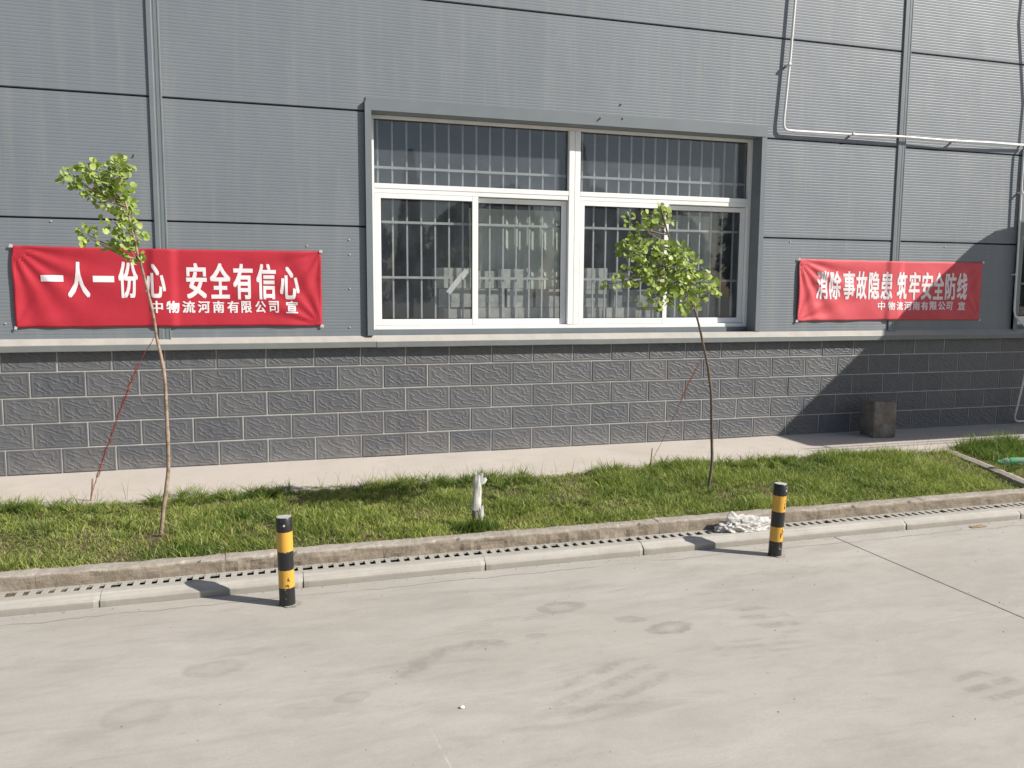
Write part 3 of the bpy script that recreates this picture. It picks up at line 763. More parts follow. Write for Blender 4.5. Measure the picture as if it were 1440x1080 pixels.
# ------------------------------------------------------------------ conduits
pr = empty('conduit_pipe', (5.1, -.05, 3.1)); tag(pr, 'white conduit pipe bent above the right banner, running down then across the wall', 'pipe')
pts = [(5.24, 5.9), (5.20, 5.0), (5.151, 4.333), (5.122, 3.8), (5.085, 3.30), (5.077, 3.20)]
pts += [(5.077+.055*(1-math.cos(t)), 3.145-.055*math.sin(t)) for t in (R(15), R(35), R(55), R(75))] + [(5.20, 3.088), (5.8, 3.094), (6.477, 3.106), (7.1, 3.100), (7.7, 3.110), (8.19, 3.113)]
b = MB(); b.tube([(x, -.052-.012*math.sin(x*2), z) for x, z in pts], .0125, 10); b.build('pipe', M['pipe'], pr, loc=(-5.1, .05, -3.1), smooth=True)
for x, z in ((5.11, 3.72), (5.9, 3.095), (7.2, 3.102)):
    b = MB(); b.box(x-.022, x+.022, -.066, -.002, z-.018, z+.018) if False else b.tube([(x-.012, -.054, z), (x+.012, -.054, z)], .017, 10)
    b.box(x-.010, x+.010, -.045, -.001, z-.008, z+.008); b.build('pipe_clip', M['pipe'], pr, loc=(-5.1, .05, -3.1))
pr = empty('conduit_pipe', (8.19, -.06, 0)); tag(pr, 'white conduit pipe dropping down the wall at the right edge beside the second window', 'pipe')
b = MB(); b.tube([(8.30, -.16, 5.9), (8.24, -.15, 4.6), (8.30, -.10, 3.7), (8.24, -.07, 3.2), (8.148, -.055, 3.06), (8.145, -.055, 2.9), (8.165, -.055, 1.9), (8.172, -.055, 1.30), (8.185, -.06, 1.24), (8.38, -.10, 1.06), (8.392, -.105, 1.0),
                  (8.33, -.10, .5), (8.262, -.08, .09), (8.275, -.08, .055), (8.31, -.08, .035), (9.3, -.09, .03)], .0115, 9)
b.build('pipe', M['pipe'], pr, loc=(-8.19, .06, 0), smooth=True)
for z in (2.6, 1.7):
    b = MB(); b.tube([(8.158, -.057, z-.012), (8.158, -.057, z+.012)], .016, 9); b.box(8.15, 8.168, -.05, -.001, z-.008, z+.008); b.build('pipe_clip', M['pipe'], pr, loc=(-8.19, .06, 0))

# ------------------------------------------------------------------ unseen canopy added beyond the view, outline shaped from the shade on the wall
cpy = empty('shade_canopy', (8.9, 0, 3)); tag(cpy, 'pale unseen canopy beyond the second window, added to shade the wall', 'canopy')
pc = [(-.01, 2.50), (-.43, 2.82), (-.65, 3.04), (-.83, 3.13), (-1.2, 3.16), (-2.0, 3.18), (-2.94, 3.17)]
pc = pc + [(y, z-.05) for y, z in reversed(pc)]
b = MB(); k = len(pc); b.add([(8.9, y, z) for y, z in pc]+[(13.2, y, z) for y, z in pc], [(i, (i+1) % k, k+(i+1) % k, k+i) for i in range(k)]+[(i, k-1-i, k-2-i, i+1) for i in range(k//2-1)]+[(k+i, k+i+1, 2*k-2-i, 2*k-1-i) for i in range(k//2-1)])
b.build('roof_sheet', M['white_roof'], cpy, loc=(-8.9, 0, -3))
for y in (-3.07, -3.17):  # rods added for the thin shadow lines on the apron
    b = MB(); b.tube([(8.75, y, 3.17), (13.3, y, 3.17)], .010, 6); b.build('shadow_rod', M['trim'], cpy, loc=(-8.9, 0, -3))
for x in (9.0, 13.1):
    b = MB(); b.tube([(x, -3.2, 3.14), (x, -2.4, 3.14), (x, -.03, 2.45)], .012, 6); b.build('brace', M['trim'], cpy, loc=(-8.9, 0, -3))

# ------------------------------------------------------------------ bollards
def bollard(x, y, H, lab, marks, tilt):
    r_ = .0425; root = empty('bollard', (x, y, RZ)); tag(root, lab, 'bollard', 'striped bollards at the edge of the road')
    root.rotation_euler = tilt
    lv = [0, .115, .245, .355, .450, .482] if H > .475 else [0, .112, .236, .345, .438, .470]
    cols = ['black', 'yellow', 'black', 'yellow', 'black']; n = 32
    b = MB(); ml = [M['black'], M['yellow']]
    for k in range(5):
        z0, z1 = lv[k], lv[k+1]; V = []; mi = 0 if cols[k] == 'black' else 1
        z1 = H if k == 4 else lv[k+1]
        pass
    zz = [0, .110, .240, .352, .446, H-.004, H]
    zz = [0, H*.225, H*.505, H*.505, 1, 1, 1]
    bands = [(0, .21, 'black'), (.21, .41, 'yellow'), (.41, .62, 'black'), (.62, .84, 'yellow'), (.84, 1.0, 'black')]
    for a, c_, cl in bands:
        b = MB(); V = []; F = []
        z0, z1 = a*H, c_*H
        lev = [z0, z1] if c_ < 1 else [z0, z1-.004, z1]
        for li, z in enumerate(lev):
            rr = r_-(.003 if (c_ == 1 and li == 2) else 0)
            for k in range(n):
                w_ = 2*math.pi*k/n; ed = .0012*math.sin(k*2.1) if (0 < z < H-.02) else 0
                V.append((rr*math.cos(w_), rr*math.sin(w_), z+ed))
        for li in range(len(lev)-1):
            for k in range(n): F.append((li*n+k, li*n+(k+1) % n, (li+1)*n+(k+1) % n, (li+1)*n+k))
        b.add(V, F); b.build('band', M[cl], root, smooth=True)
    b = MB(); b.add([( (r_-.003)*math.cos(2*math.pi*k/n), (r_-.003)*math.sin(2*math.pi*k/n), H) for k in range(n)], [tuple(range(n))])
    b.add([((r_-.008)*math.cos(2*math.pi*k/n), (r_-.008)*math.sin(2*math.pi*k/n), H+.001) for k in range(n)], [tuple(range(n))])
    b.build('cap', M['capmetal'], root)
    for ang, z, kind in marks:
        p = Vector((math.cos(ang), math.sin(ang), 0)); t = Vector((-math.sin(ang), math.cos(ang), 0))
        if kind == 'screw':
            b = MB(); b.tube([p*(r_-.002)+Vector((0, 0, z)), p*(r_+.004)+Vector((0, 0, z))], .006, 8); b.build('screw', M['capmetal'], root)
        else:
            b = MB(); rs = random.Random(kind)
            for s_ in range(7):
                a = ang+rs.uniform(-.22, .22); zz_ = z+rs.uniform(-.03, .03); hh = rs.uniform(.006, .022); ww = rs.uniform(.03, .09)
                V = []
                for aa, z_ in ((a-ww, zz_-hh*.4), (a+ww, zz_-hh*.2), (a+ww*.7, zz_+hh*.4), (a-ww*.6, zz_+hh*.5)):
                    V.append((math.cos(aa)*(r_+.0008), math.sin(aa)*(r_+.0008), z_))
                b.add(V, [(0, 1, 2, 3)])
            b.build('printed_mark', M['black'], root)
    # patched ring in the paving
    b = MB(); n = 28; V = []
    for k in range(n):
        w_ = 2*math.pi*k/n; ro = r_+.014+.006*math.sin(k*1.7)
        V += [(.016+ro*math.cos(w_), ro*math.sin(w_), .004), (math.cos(w_)*(r_-.001), math.sin(w_)*(r_-.001), .006)]
    b.add(V, [(2*k, (2*k+2) % (2*n), (2*k+3) % (2*n), 2*k+1) for k in range(n)]); b.build('base_ring', M['drain'], root)
bollard(.13, -2.845, .492, 'striped bollard in the left half, clean yellow bands and a screw near the cap', [(-1.62, .452, 'screw'), (-1.45, .135, 5)], (0, R(-1.0), 0))
bollard(3.21, -2.845, .480, 'worn striped bollard in the right half, scuffed markings on its yellow bands', [(-1.15, .35, 3), (-1.35, .155, 9), (-1.1, .16, 12), (-1.2, .44, 'screw')], (R(1), R(2.2), 0))

# ------------------------------------------------------------------ concrete cube
b = MB(); n = 10
o = None
bmc = bmesh.new(); bmesh.ops.create_cube(bmc, size=1)
bmesh.ops.subdivide_edges(bmc, edges=bmc.edges[:], cuts=9, use_grid_fill=True)
for v in bmc.verts:
    p = Vector((v.co.x*.25, v.co.y*.26, (v.co.z+.5)*.375))
    e = sum(1 for t_ in (abs(v.co.x), abs(v.co.y), abs(v.co.z)) if t_ > .499)
    p += Vector((noise.noise(p*30), noise.noise(p*30+Vector((9, 0, 0))), noise.noise(p*30+Vector((0, 9, 0)))))*(.0025 if e < 2 else .004)
    if e >= 2: p += Vector((-v.co.x, -v.co.y, -v.co.z if v.co.z > 0 else 0))*.008
    v.co = p
me = bpy.data.meshes.new('concrete_cube'); bmc.to_mesh(me); bmc.free()
o = link('concrete_cube', me, M['cube'], loc=(6.215, -.265, 0), rot=(0, 0, R(-9))); tag(o, 'rough brown grey concrete block standing against the plinth in the shade', 'block')

# ------------------------------------------------------------------ saplings
def leaf_mesh(name, pts, rs, smin, smax):
    V = []; F = []; T = []
    shape = [(0, 0, 0), (.42, .18, .05), (.55, .55, .10), (.30, .92, .06), (0, 1.0, 0), (-.30, .92, .06), (-.55, .55, .10), (-.42, .18, .05), (0, .55, -.03)]
    fc = [(0, 1, 8), (1, 2, 8), (2, 3, 8), (3, 4, 8), (4, 5, 8), (5, 6, 8), (6, 7, 8), (7, 0, 8)]
    for (p, dirn) in pts:
        s = rs.uniform(smin, smax)
        nrm = (Vector((.35, -.75, .75)) + Vector((rs.gauss(0, .55), rs.gauss(0, .55), rs.gauss(0, .5)))).normalized()
        d = (dirn + Vector((rs.gauss(0, .4), rs.gauss(0, .4), rs.gauss(-.25, .4)))).normalized()
        a = d.cross(nrm).normalized(); c_ = a.cross(d).normalized()
        st = p + d*s*.35
        o = len(V); t = min(.86, max(0, rs.gauss(.45, .25)));
        if rs.random() < .04: t = .95
        for x, y, z in shape: V.append(st + a*x*s + d*y*s*.95 + c_*z*s*rs.uniform(.8, 2)); T.append(t)
        F += [tuple(i+o for i in f) for f in fc]
    me = mesh(name, V, F, True)
    at = me.attributes.new('tint', 'FLOAT', 'POINT'); at.data.foreach_set('value', T)
    return me
def smooth_path(pts, n=4):
    out = []
    for i in range(len(pts)-1):
        p0 = Vector(pts[max(i-1, 0)]); p1 = Vector(pts[i]); p2 = Vector(pts[i+1]); p3 = Vector(pts[min(i+2, len(pts)-1)])
        for k in range(n):
            t = k/n; out.append(.5*((2*p1)+(-p0+p2)*t+(2*p0-5*p1+4*p2-p3)*t*t+(-p0+3*p1-3*p2+p3)*t**3))
    out.append(Vector(pts[-1])); return out
def sapling(loc, trunk, ctr, nleaf, smin, smax, lab, bark, seed, r0):
    rs = random.Random(seed); L = Vector(loc)
    root = empty('sapling', loc); tag(root, lab, 'tree', 'young trees in the grass strip')
    tp_ = smooth_path(trunk); n = len(tp_)
    b = MB(); b.tube([p+Vector((.004*noise.noise(p*9), .004*noise.noise(p*9+Vector((5, 0, 0))), 0)) for p in tp_], [r0*(1-.62*i/n)*(1+.16*noise.noise(Vector((i*.9, seed, 0)))+(.22 if (i*7+seed) % 9 == 0 else 0)) for i in range(n)], 8)
    # bud scars
    b.build('trunk', bark, root, loc=-L, smooth=True)
    cl = []
    for k, (cx, cyy, cz, cr, w_) in enumerate(ctr):
        c0 = Vector((cx, cyy, cz))
        near = min(tp_, key=lambda p: (p-c0).length + abs(p.z-(c0.z-.12))*.8)
        if (near-c0).length > .05:
            mid = (near+c0)/2+Vector((0, 0, -.02)); b = MB(); pth = smooth_path([near, mid, c0])
            b.tube(pth, [.0055-.0035*i/len(pth) for i in range(len(pth))], 5); b.build('branch', bark, root, loc=-L, smooth=True)
        for _ in range(int(w_*nleaf)):
            d = Vector((rs.gauss(0, 1), rs.gauss(0, 1), rs.gauss(0, 1))).normalized(); rr = cr*rs.random()**.45
            cl.append((c0+Vector((d.x*rr, d.y*rr*1.1, d.z*rr*.95)), d))
    me = leaf_mesh('leaves', cl, rs, smin, smax); o = link('leaves', me, M['leaf'], root, loc=-L); o['kind'] = 'stuff'
# left sapling
t1 = [(-.606, -1.83, -.07), (-.583, -1.83, .109), (-.556, -1.83, .268), (-.541, -1.83, .449), (-.542, -1.835, .63), (-.540, -1.84, .81), (-.549, -1.85, 1.011), (-.575, -1.85, 1.166), (-.597, -1.84, 1.341), (-.62, -1.84, 1.472), (-.66, -1.84, 1.665), (-.696, -1.83, 1.856), (-.719, -1.83, 1.983), (-.755, -1.83, 2.12)]
c1 = [(-1.03, .0, 2.145, .035, .9), (-.985, -.02, 2.13, .045, 1.3), (-.91, .02, 2.195, .045, 1.2), (-.945, 0, 2.085, .045, 1.1), (-.86, 0, 2.14, .06, 1.8), (-.80, .04, 2.10, .07, 2.3), (-.79, -.03, 2.18, .055, 1.4),
      (-.745, 0, 2.22, .035, .8), (-.70, .02, 2.235, .03, .7), (-.88, .03, 2.03, .05, 1.2), (-.79, 0, 2.02, .065, 2.0), (-.735, .02, 2.06, .05, 1.4), (-.725, .03, 1.965, .06, 1.6), (-.80, -.02, 1.90, .055, 1.2),
      (-.72, -.02, 1.86, .055, 1.4), (-.955, .02, 1.815, .04, .8), (-.93, 0, 1.79, .03, .4), (-.86, -.01, 1.755, .04, .6), (-.74, 0, 1.775, .06, 1.4), (-.69, .02, 1.80, .045, .9), (-.70, -.01, 1.72, .045, 1.0), (-.655, .02, 1.69, .03, .4), (-.655, .01, 1.80, .03, .4)]
sapling((-.606, -1.83, -.06), t1, [(x, -1.83+y, z, r_, w_) for x, y, z, r_, w_ in c1], 20, .022, .044, 'thin leaning sapling in front of the left banner, sparse crown bent leftwards', M['bark'], 3, .0135)
# right sapling, its crown leaning towards the road
def T2(px_w, z, dY):   # move a point of the plane Y=-1.66 nearer along the sight line from the photographer
    C = Vector((0, -7.408, 1.492)); P_ = Vector((px_w, -1.66, z)); t = (dY-C.y)/(P_.y-C.y); return C+(P_-C)*t
tr2 = [(3.405, -.051, -1.66), (3.43, .148, -1.68), (3.419, .434, -1.72), (3.405, .66, -1.82), (3.371, .885, -1.94), (3.314, 1.108, -2.06), (3.245, 1.327, -2.17), (3.16, 1.49, -2.25), (3.062, 1.704, -2.42), (2.996, 1.915, -2.50), (2.931, 2.10, -2.54)]
t2 = [T2(a, b_, c_) for a, b_, c_ in tr2]; t2[0].z = -.09
c2 = [(2.933, 2.085, .035, 1.0), (2.90, 2.03, .05, 1.6), (2.845, 2.045, .035, .8), (2.96, 2.02, .04, .9), (2.672, 2.011, .03, .5), (2.75, 2.00, .035, .6), (2.732, 1.925, .035, .7), (2.80, 1.955, .04, .6), (2.648, 1.802, .06, 1.4), (2.70, 1.83, .06, 1.5), (2.765, 1.80, .065, 1.9),
      (2.84, 1.80, .07, 2.1), (2.93, 1.80, .07, 2.2), (3.0, 1.77, .07, 2.2), (3.07, 1.80, .06, 1.4), (3.13, 1.76, .06, 1.5), (3.19, 1.72, .05, 1.2), (2.914, 1.69, .075, 2.0), (2.83, 1.70, .05, 1.0), (3.02, 1.67, .08, 2.3), (3.10, 1.66, .07, 1.9), (3.20, 1.64, .06, 1.5), (3.27, 1.66, .045, .9),
      (2.799, 1.594, .05, 1.0), (2.74, 1.62, .045, .8), (2.67, 1.60, .045, .7), (2.596, 1.56, .045, .7), (2.52, 1.545, .035, .5), (2.88, 1.58, .06, 1.3), (2.96, 1.56, .075, 2.1), (3.05, 1.57, .08, 2.3), (3.14, 1.53, .075, 2.0), (3.22, 1.55, .065, 1.7), (3.30, 1.56, .05, 1.2), (3.36, 1.54, .04, .8), (3.40, 1.52, .035, .6),
      (2.892, 1.45, .06, 1.3), (2.82, 1.42, .045, .9), (2.97, 1.46, .07, 1.7), (2.98, 1.38, .045, 1.0), (3.16, 1.45, .065, 1.7), (3.20, 1.38, .05, 1.1), (3.10, 1.42, .05, 1.0), (3.25, 1.45, .045, .8)]
cc = []
for i, (x, z, r_, w_) in enumerate(c2):
    p = T2(x, z, -2.50+.10*math.sin(i*2.4)); cc.append((p.x, p.y, p.z, r_*.95, w_))
sapling((t2[0].x, t2[0].y, -.07), t2, cc, 17, .022, .044, 'taller sapling with a full bushy crown in front of the big window', M['bark_dark'], 5, .0125)

# red tie ropes and their stakes
def frayed(name, pts, rad, mat, lab, seed, tangles):
    rs = random.Random(seed); b = MB(); P_ = smooth_path(pts, 8)
    for s_ in range(2):
        b.tube([p+Vector((rs.gauss(0, .003), rs.gauss(0, .003), 0)) for p in P_], rad, 5)
    for (i0, i1, amp) in tangles:
        for s_ in range(5):
            seg = P_[i0:i1]; b.tube([p+Vector((rs.gauss(0, amp), rs.gauss(0, amp*.6), rs.gauss(0, amp*.6))) for p in seg], rad*.7, 4)
    og = Vector(pts[-1]); o = b.build(name, mat, loc=og, origin=og); tag(o, lab, 'rope', 'tree tie ropes')
frayed('tie_rope', [(-.594, -1.84, 1.193), (-.706, -1.7, 1.016), (-.821, -1.53, .782), (-.917, -1.37, .564), (-1.019, -1.2, .329), (-1.091, -1.08, .158), (-1.146, -.98, .01)], .0017, M['rope'],
       'red frayed rope from the left sapling down to its stake', 4, [(8, 22, .008), (22, 34, .007), (34, 40, .010)])
frayed('tie_rope', [(3.15, -1.96, 1.023), (3.151, -1.75, .789), (3.172, -1.5, .505), (3.195, -1.25, .247), (3.228, -1.0, .015)], .0012, M['rope2'],
       'faint orange twine from the right sapling down to its stake', 6, [(4, 14, .007)])
for (p, q_, lab) in (((-1.150, -.985, -.03), (-1.129, -.985, .149), 'short reddish stake at the end of the red rope, left'), ((3.218, -1.0, -.03), (3.240, -1.0, .151), 'short brown stake behind the right sapling at the apron edge')):
    b = MB(); b.tube([p, ((p[0]+q_[0])/2+.003, p[1], (p[2]+q_[2])/2), q_], [.006, .006, .005], 6); o = b.build('stake', M['wood'], loc=p, origin=p); tag(o, lab, 'stake', 'tie stakes')

# wrapped stump
st = empty('tree_stump', (1.375, -2.19, -.08)); tag(st, 'pale cut stump wrapped in torn white film standing in the grass', 'stump')
b = MB(); pts = [(0, 0, 0), (-.012, .01, .09), (-.004, .012, .19), (.002, .012, .30), (.005, .012, .355)]
b.tube(pts, [.032, .027, .024, .025, .021], 10); b.build('trunk', M['cube'], st, smooth=False)
V = []; n = 16; lv = 12
for j in range(lv+1):
    t = j/lv; z = .13+.24*t; cx = -.006+.010*t
    for k in range(n):
        w_ = 2*math.pi*k/n; rr = .031-.004*t+.006*noise.noise(Vector((math.cos(w_)*2, math.sin(w_)*2, z*14)))+(.012*max(0, noise.noise(Vector((k*.6, 4, 0)))) if j < 3 else 0)+(.010 if j > 9 and k in (14, 15, 0, 1) else 0)
        V.append((cx+rr*math.cos(w_), .012+rr*math.sin(w_), z+(.03*noise.noise(Vector((k*.9, 1, 1))) if j in (0, lv) else 0)))
link('wrapping_film', mesh('wrapping_film', V, [(j*n+k, j*n+(k+1) % n, (j+1)*n+(k+1) % n, (j+1)*n+k) for j in range(lv) for k in range(n)]), M['film'], st)
b = MB(); b.add([(.02, -.012, .34), (.05, -.02, .35), (.062, -.01, .33), (.045, -.012, .305), (.025, -.01, .30)], [(0, 1, 2, 3, 4)])
b.add([(.012, -.024, .15), (.030, -.03, .17), (.036, -.022, .10), (.026, -.02, .05), (.014, -.022, .08)], [(0, 1, 2, 3, 4)])
b.build('film_flap', M['bag'], st)

# crumpled plastic and brick chunk at the kerb
def crumple(name, cx, cy_, z0, lx, ly, h, mat, seed, nx=52, ny=24, peaks=()):
    V = []; rs = Vector((seed*3.1, seed*1.7, 0))
    for j in range(ny+1):
        for i in range(nx+1):
            u = i/nx*2-1; v = j/ny*2-1
            k = 1+.25*noise.noise(Vector((u*2, v*2, seed)))
            x = u*lx*k; y = v*ly*k
            e = max(0, 1-max(abs(u), abs(v))**3)
            z = h*e*(.50+.45*noise.fractal(Vector((x*13, y*13, 0))+rs, 1.0, 2.1, 2)-.55*abs(noise.noise(Vector((x*22, y*22, seed))))-.25*abs(noise.noise(Vector((x*50, y*50, seed)))))+.004
            for (pu, pv, ph, pw) in peaks: z += ph*max(0, 1-math.hypot((u-pu), (v-pv)*.6)/pw)**1.3*(1+.5*noise.noise(Vector((u*9, v*9, 2))))
            V.append((x, y, z))
    F = [(j*(nx+1)+i, j*(nx+1)+i+1, (j+1)*(nx+1)+i+1, (j+1)*(nx+1)+i) for j in range(ny) for i in range(nx)]
    return link(name, mesh(name, V, F, True), mat, loc=(cx, cy_, z0))
bmb = bmesh.new(); bmesh.ops.create_icosphere(bmb, subdivisions=6, radius=1)
rv = Vector((3.3, 8.1, 1.7))
for v in bmb.verts:
    d = v.co.copy(); k = 1+.30*(.55-abs(noise.noise(d*2.2+rv))*2.2)+.20*(.5-abs(noise.noise(d*4.6+rv))*2)+.09*(.5-abs(noise.noise(d*10+rv))*2)
    k += .75*max(0, 1-(d-Vector((-.30, -.1, .95)).normalized()).length/.42)**1.5 + .35*max(0, 1-(d-Vector((.80, -.2, .55)).normalized()).length/.4)
    p = Vector((d.x*.185, d.y*.062, max(-.02, d.z)*.082))*k; p.x += .02*noise.noise(d*3); v.co = p
me = bpy.data.meshes.new('plastic_bag'); bmb.to_mesh(me); bmb.free(); me.polygons.foreach_set('use_smooth', [True]*len(me.polygons))
o = link('plastic_bag', me, M['bagfilm'], loc=(3.20, -2.475, -.150)); tag(o, 'crumpled white plastic bag lying on the drain slots beside the right bollard', 'plastic bag')
b = MB(); b.box(-.10, .10, -.02, .02, 0, .065); o = b.build('brick_chunk', M['redbrick'], loc=(3.42, -2.428, -.148), bevel=.006, rot=(0, 0, R(4))); tag(o, 'pinkish broken brick lying against the kerb behind the white bag', 'brick')
o = crumple('dry_leaf_litter', 5.05, -2.69, RZ+.001, .07, .02, .02, M['dryleaf'], 5, 10, 5); tag(o, 'curled brown dry leaf on the paving near the right end of the drain', 'leaf')
b = MB(); bmp = bmesh.new(); bmesh.ops.create_icosphere(bmp, subdivisions=2, radius=.008)
for v in bmp.verts: v.co.x *= 1.3; v.co.z *= .7; v.co += v.co.normalized()*.002*noise.noise(v.co*200)
me = bpy.data.meshes.new('pebble'); bmp.to_mesh(me); bmp.free(); o = link('pebble', me, M['paper'], loc=(.774, -4.225, RZ+.005)); tag(o, 'tiny white pebble on the open concrete, low in the middle', 'pebble')

# stone edging across the grass and green bottle
b = MB(); V = []; n = 24
p0, p1 = Vector((6.33, -1.15, -.03)), Vector((5.98, -2.28, -.045))
p0, p1 = Vector((6.36, -1.10, -.02)), Vector((6.02, -2.27, -.055)); t_ = (p1-p0).normalized(); s_ = Vector((-t_.y, t_.x, 0))
for i in range(n+1):
    c_ = p0+(p1-p0)*i/n
    for a, z in ((-.05, -.06), (-.05, 0), (.0, .012), (.05, 0), (.05, -.06)):
        V.append(c_+s_*(a+.008*noise.noise(c_*12))+Vector((0, 0, z+.006*noise.noise(c_*20))))
o = link('stone_edging', mesh('stone_edging', V, [(i*5+j, i*5+j+1, (i+1)*5+j+1, (i+1)*5+j) for i in range(n) for j in range(4)]), M['kerb']); tag(o, 'low pale stone edging crossing the grass near the right edge', 'edging')
bo = empty('drink_bottle', (6.30, -1.84, .035)); tag(bo, 'crushed pale green plastic bottle lying on the edging at the right', 'bottle'); bo.rotation_euler = (0, R(-4), R(-22))
rp = [(-.115, .014), (-.10, .013), (-.085, .020), (-.06, .031), (-.04, .030), (-.02, .026), (.01, .031), (.04, .027), (.07, .032), (.10, .031), (.115, .026)]
b = MB(); b.tube([(x, 0, .004*math.sin(x*60)) for x, r_ in rp], [r_ for x, r_ in rp], 14); b.build('bottle_body', M['bottle'], bo, smooth=True)
b = MB(); b.tube([(-.035, 0, 0), (-.005, 0, 0), (.02, 0, 0)], [.0325, .0335, .0325], 14, caps=False); b.build('bottle_label', M['greencap'], bo, smooth=True)
b = MB(); b.tube([(-.132, 0, 0), (-.112, 0, 0)], .0155, 12); b.build('bottle_cap', M['greencap'], bo)

# ------------------------------------------------------------------ grass (numpy)
def vnoise(x, y, s, seed=0):
    r = np.random.default_rng(seed).random((64, 64)); x = x*s; y = y*s
    xi = np.floor(x).astype(int); yi = np.floor(y).astype(int); fx_ = x-xi; fy_ = y-yi
    fx_ = fx_*fx_*(3-2*fx_); fy_ = fy_*fy_*(3-2*fy_); g_ = lambda a, b_: r[a % 64, b_ % 64]
    return (g_(xi, yi)*(1-fx_)+g_(xi+1, yi)*fx_)*(1-fy_)+(g_(xi, yi+1)*(1-fx_)+g_(xi+1, yi+1)*fx_)*fy_
def blades(name, x, y, h, w, tint, lean, mat, zoff=0):
    n = len(x); t = (y+2.29)/1.29; z = -.098+.07*t-.006+zoff
    a = RNG.random(n)*2*np.pi; la = RNG.random(n)*2*np.pi
    dx, dy = np.cos(a), np.sin(a); L = lean*h; lx, ly = np.cos(la)*L, np.sin(la)*L
    V = np.empty((n, 7, 3), np.float32)
    def put(k, sgn, t_, ww):
        V[:, k, 0] = x+lx*t_**2+sgn*dx*ww; V[:, k, 1] = y+ly*t_**2+sgn*dy*ww; V[:, k, 2] = z+h*(t_-.35*lean*t_**2*.6)
    put(0, -1, 0, w*.8); put(1, 1, 0, w*.8); put(2, -1, .4, w); put(3, 1, .4, w); put(4, -1, .75, w*.65); put(5, 1, .75, w*.65); put(6, 0, 1.0, w)
    idx = np.arange(n)[:, None]*7
    tri = np.array([0, 1, 3, 0, 3, 2, 2, 3, 5, 2, 5, 4, 4, 5, 6])[None]+idx
    me = bpy.data.meshes.new(name); me.vertices.add(n*7); me.vertices.foreach_set('co', V.ravel())
    me.loops.add(n*15); me.loops.foreach_set('vertex_index', tri.ravel().astype(np.int32))
    me.polygons.add(n*5); me.polygons.foreach_set('loop_start', np.arange(0, n*15, 3, dtype=np.int32))
    me.update(calc_edges=True)
    at = me.attributes.new('tint', 'FLOAT', 'POINT'); at.data.foreach_set('value', np.repeat(tint, 7).astype(np.float32))
    return link(name, me, mat)
n = 150000
x = RNG.uniform(-2.6, 8.8, n); y = RNG.uniform(-2.30, -1.0, n)
edge_t = (vnoise(x, y*0, 2.3, 3)-.5)*.10
keep = (y < -1.02+edge_t)
dn = vnoise(x+20, y+20, 1.7, 5)*.6+vnoise(x+20, y+20, 5, 6)*.4
keep &= RNG.random(n) < np.clip(.12+1.75*dn, .10, 1)
bare = np.exp(-(((x+.63)/.16)**2+((y+1.86)/.11)**2)); keep &= RNG.random(n) > bare*1.1
# stones edging stays clear
tt = (y+1.10)/(-2.27+1.10); ex_ = 6.36+(6.02-6.36)*tt; keep &= np.abs(x-ex_) > .030
x, y, dn = x[keep], y[keep], dn[keep]; n = len(x)
hn = vnoise(x+9, y+9, 2.8, 8)
h = .86*(.020+.085*hn*hn+.035*vnoise(x+5, y+7, 9, 31)*dn)*RNG.uniform(.5, 1.45, n)
h *= np.where(y > -1.18, 1.25, 1.0)*np.where(y < -2.2, .85, 1)
tuft = np.exp(-(((x-1.375)/.16)**2+((y+2.17)/.08)**2)); h *= 1+1.0*tuft
weed = (x > 6.45) & (y > -1.75); h = np.where(weed, h*1.6, h)
tn = .55*vnoise(x+3, y+40, 1.3, 9)+.45*vnoise(x+31, y+4, 5.5, 19); tint = np.clip(-.06+1.05*tn+RNG.normal(0, .22, n)+.10*(y < -1.9), 0, .86)
tint = np.where(RNG.random(n) < .035+.14*(dn < .36), RNG.uniform(.93, 1, n), tint); tint = np.where((tuft > .35) | weed, tint*.35, tint)
# tufts: blades fanning out of shared roots
nt = 1900; cx = RNG.uniform(-2.6, 8.8, nt); cyy = np.where(RNG.random(nt) < .4, RNG.normal(-1.12, .07, nt), RNG.uniform(-2.26, -1.02, nt)); cyy = np.clip(cyy, -2.27, -1.0)
kk = (vnoise(cx, cyy, 2.1, 33) > .42) & (np.abs(cx-(6.36-.34*(cyy+1.10)/-1.17)) > .1) & (np.hypot((cx+.63)/.2, (cyy+1.86)/.14) > 1); cx, cyy = cx[kk], cyy[kk]; nt = len(cx)
hb = RNG.uniform(.045, .12, nt)*np.where(cyy > -1.25, 1.15, .9); tb = np.clip(RNG.normal(.38, .28, nt), 0, .86); m_ = 24
x = np.concatenate([x, np.repeat(cx, m_)+RNG.normal(0, .010, nt*m_)]); y = np.concatenate([y, np.repeat(cyy, m_)+RNG.normal(0, .010, nt*m_)])
h = np.concatenate([h, np.repeat(hb, m_)*RNG.uniform(.6, 1.1, nt*m_)]); tint = np.concatenate([tint, np.clip(np.repeat(tb, m_)+RNG.normal(0, .1, nt*m_), 0, 1)])
lean = np.concatenate([RNG.uniform(.2, 1.1, n), RNG.uniform(.3, 1.3, nt*m_)]); n = len(x)
o = blades('grass', x, y, h, RNG.uniform(.0014, .0032, n), tint, lean, M['grass']); tag(o, 'short uneven green lawn grass between the apron and the kerb', 'grass', kind='stuff')
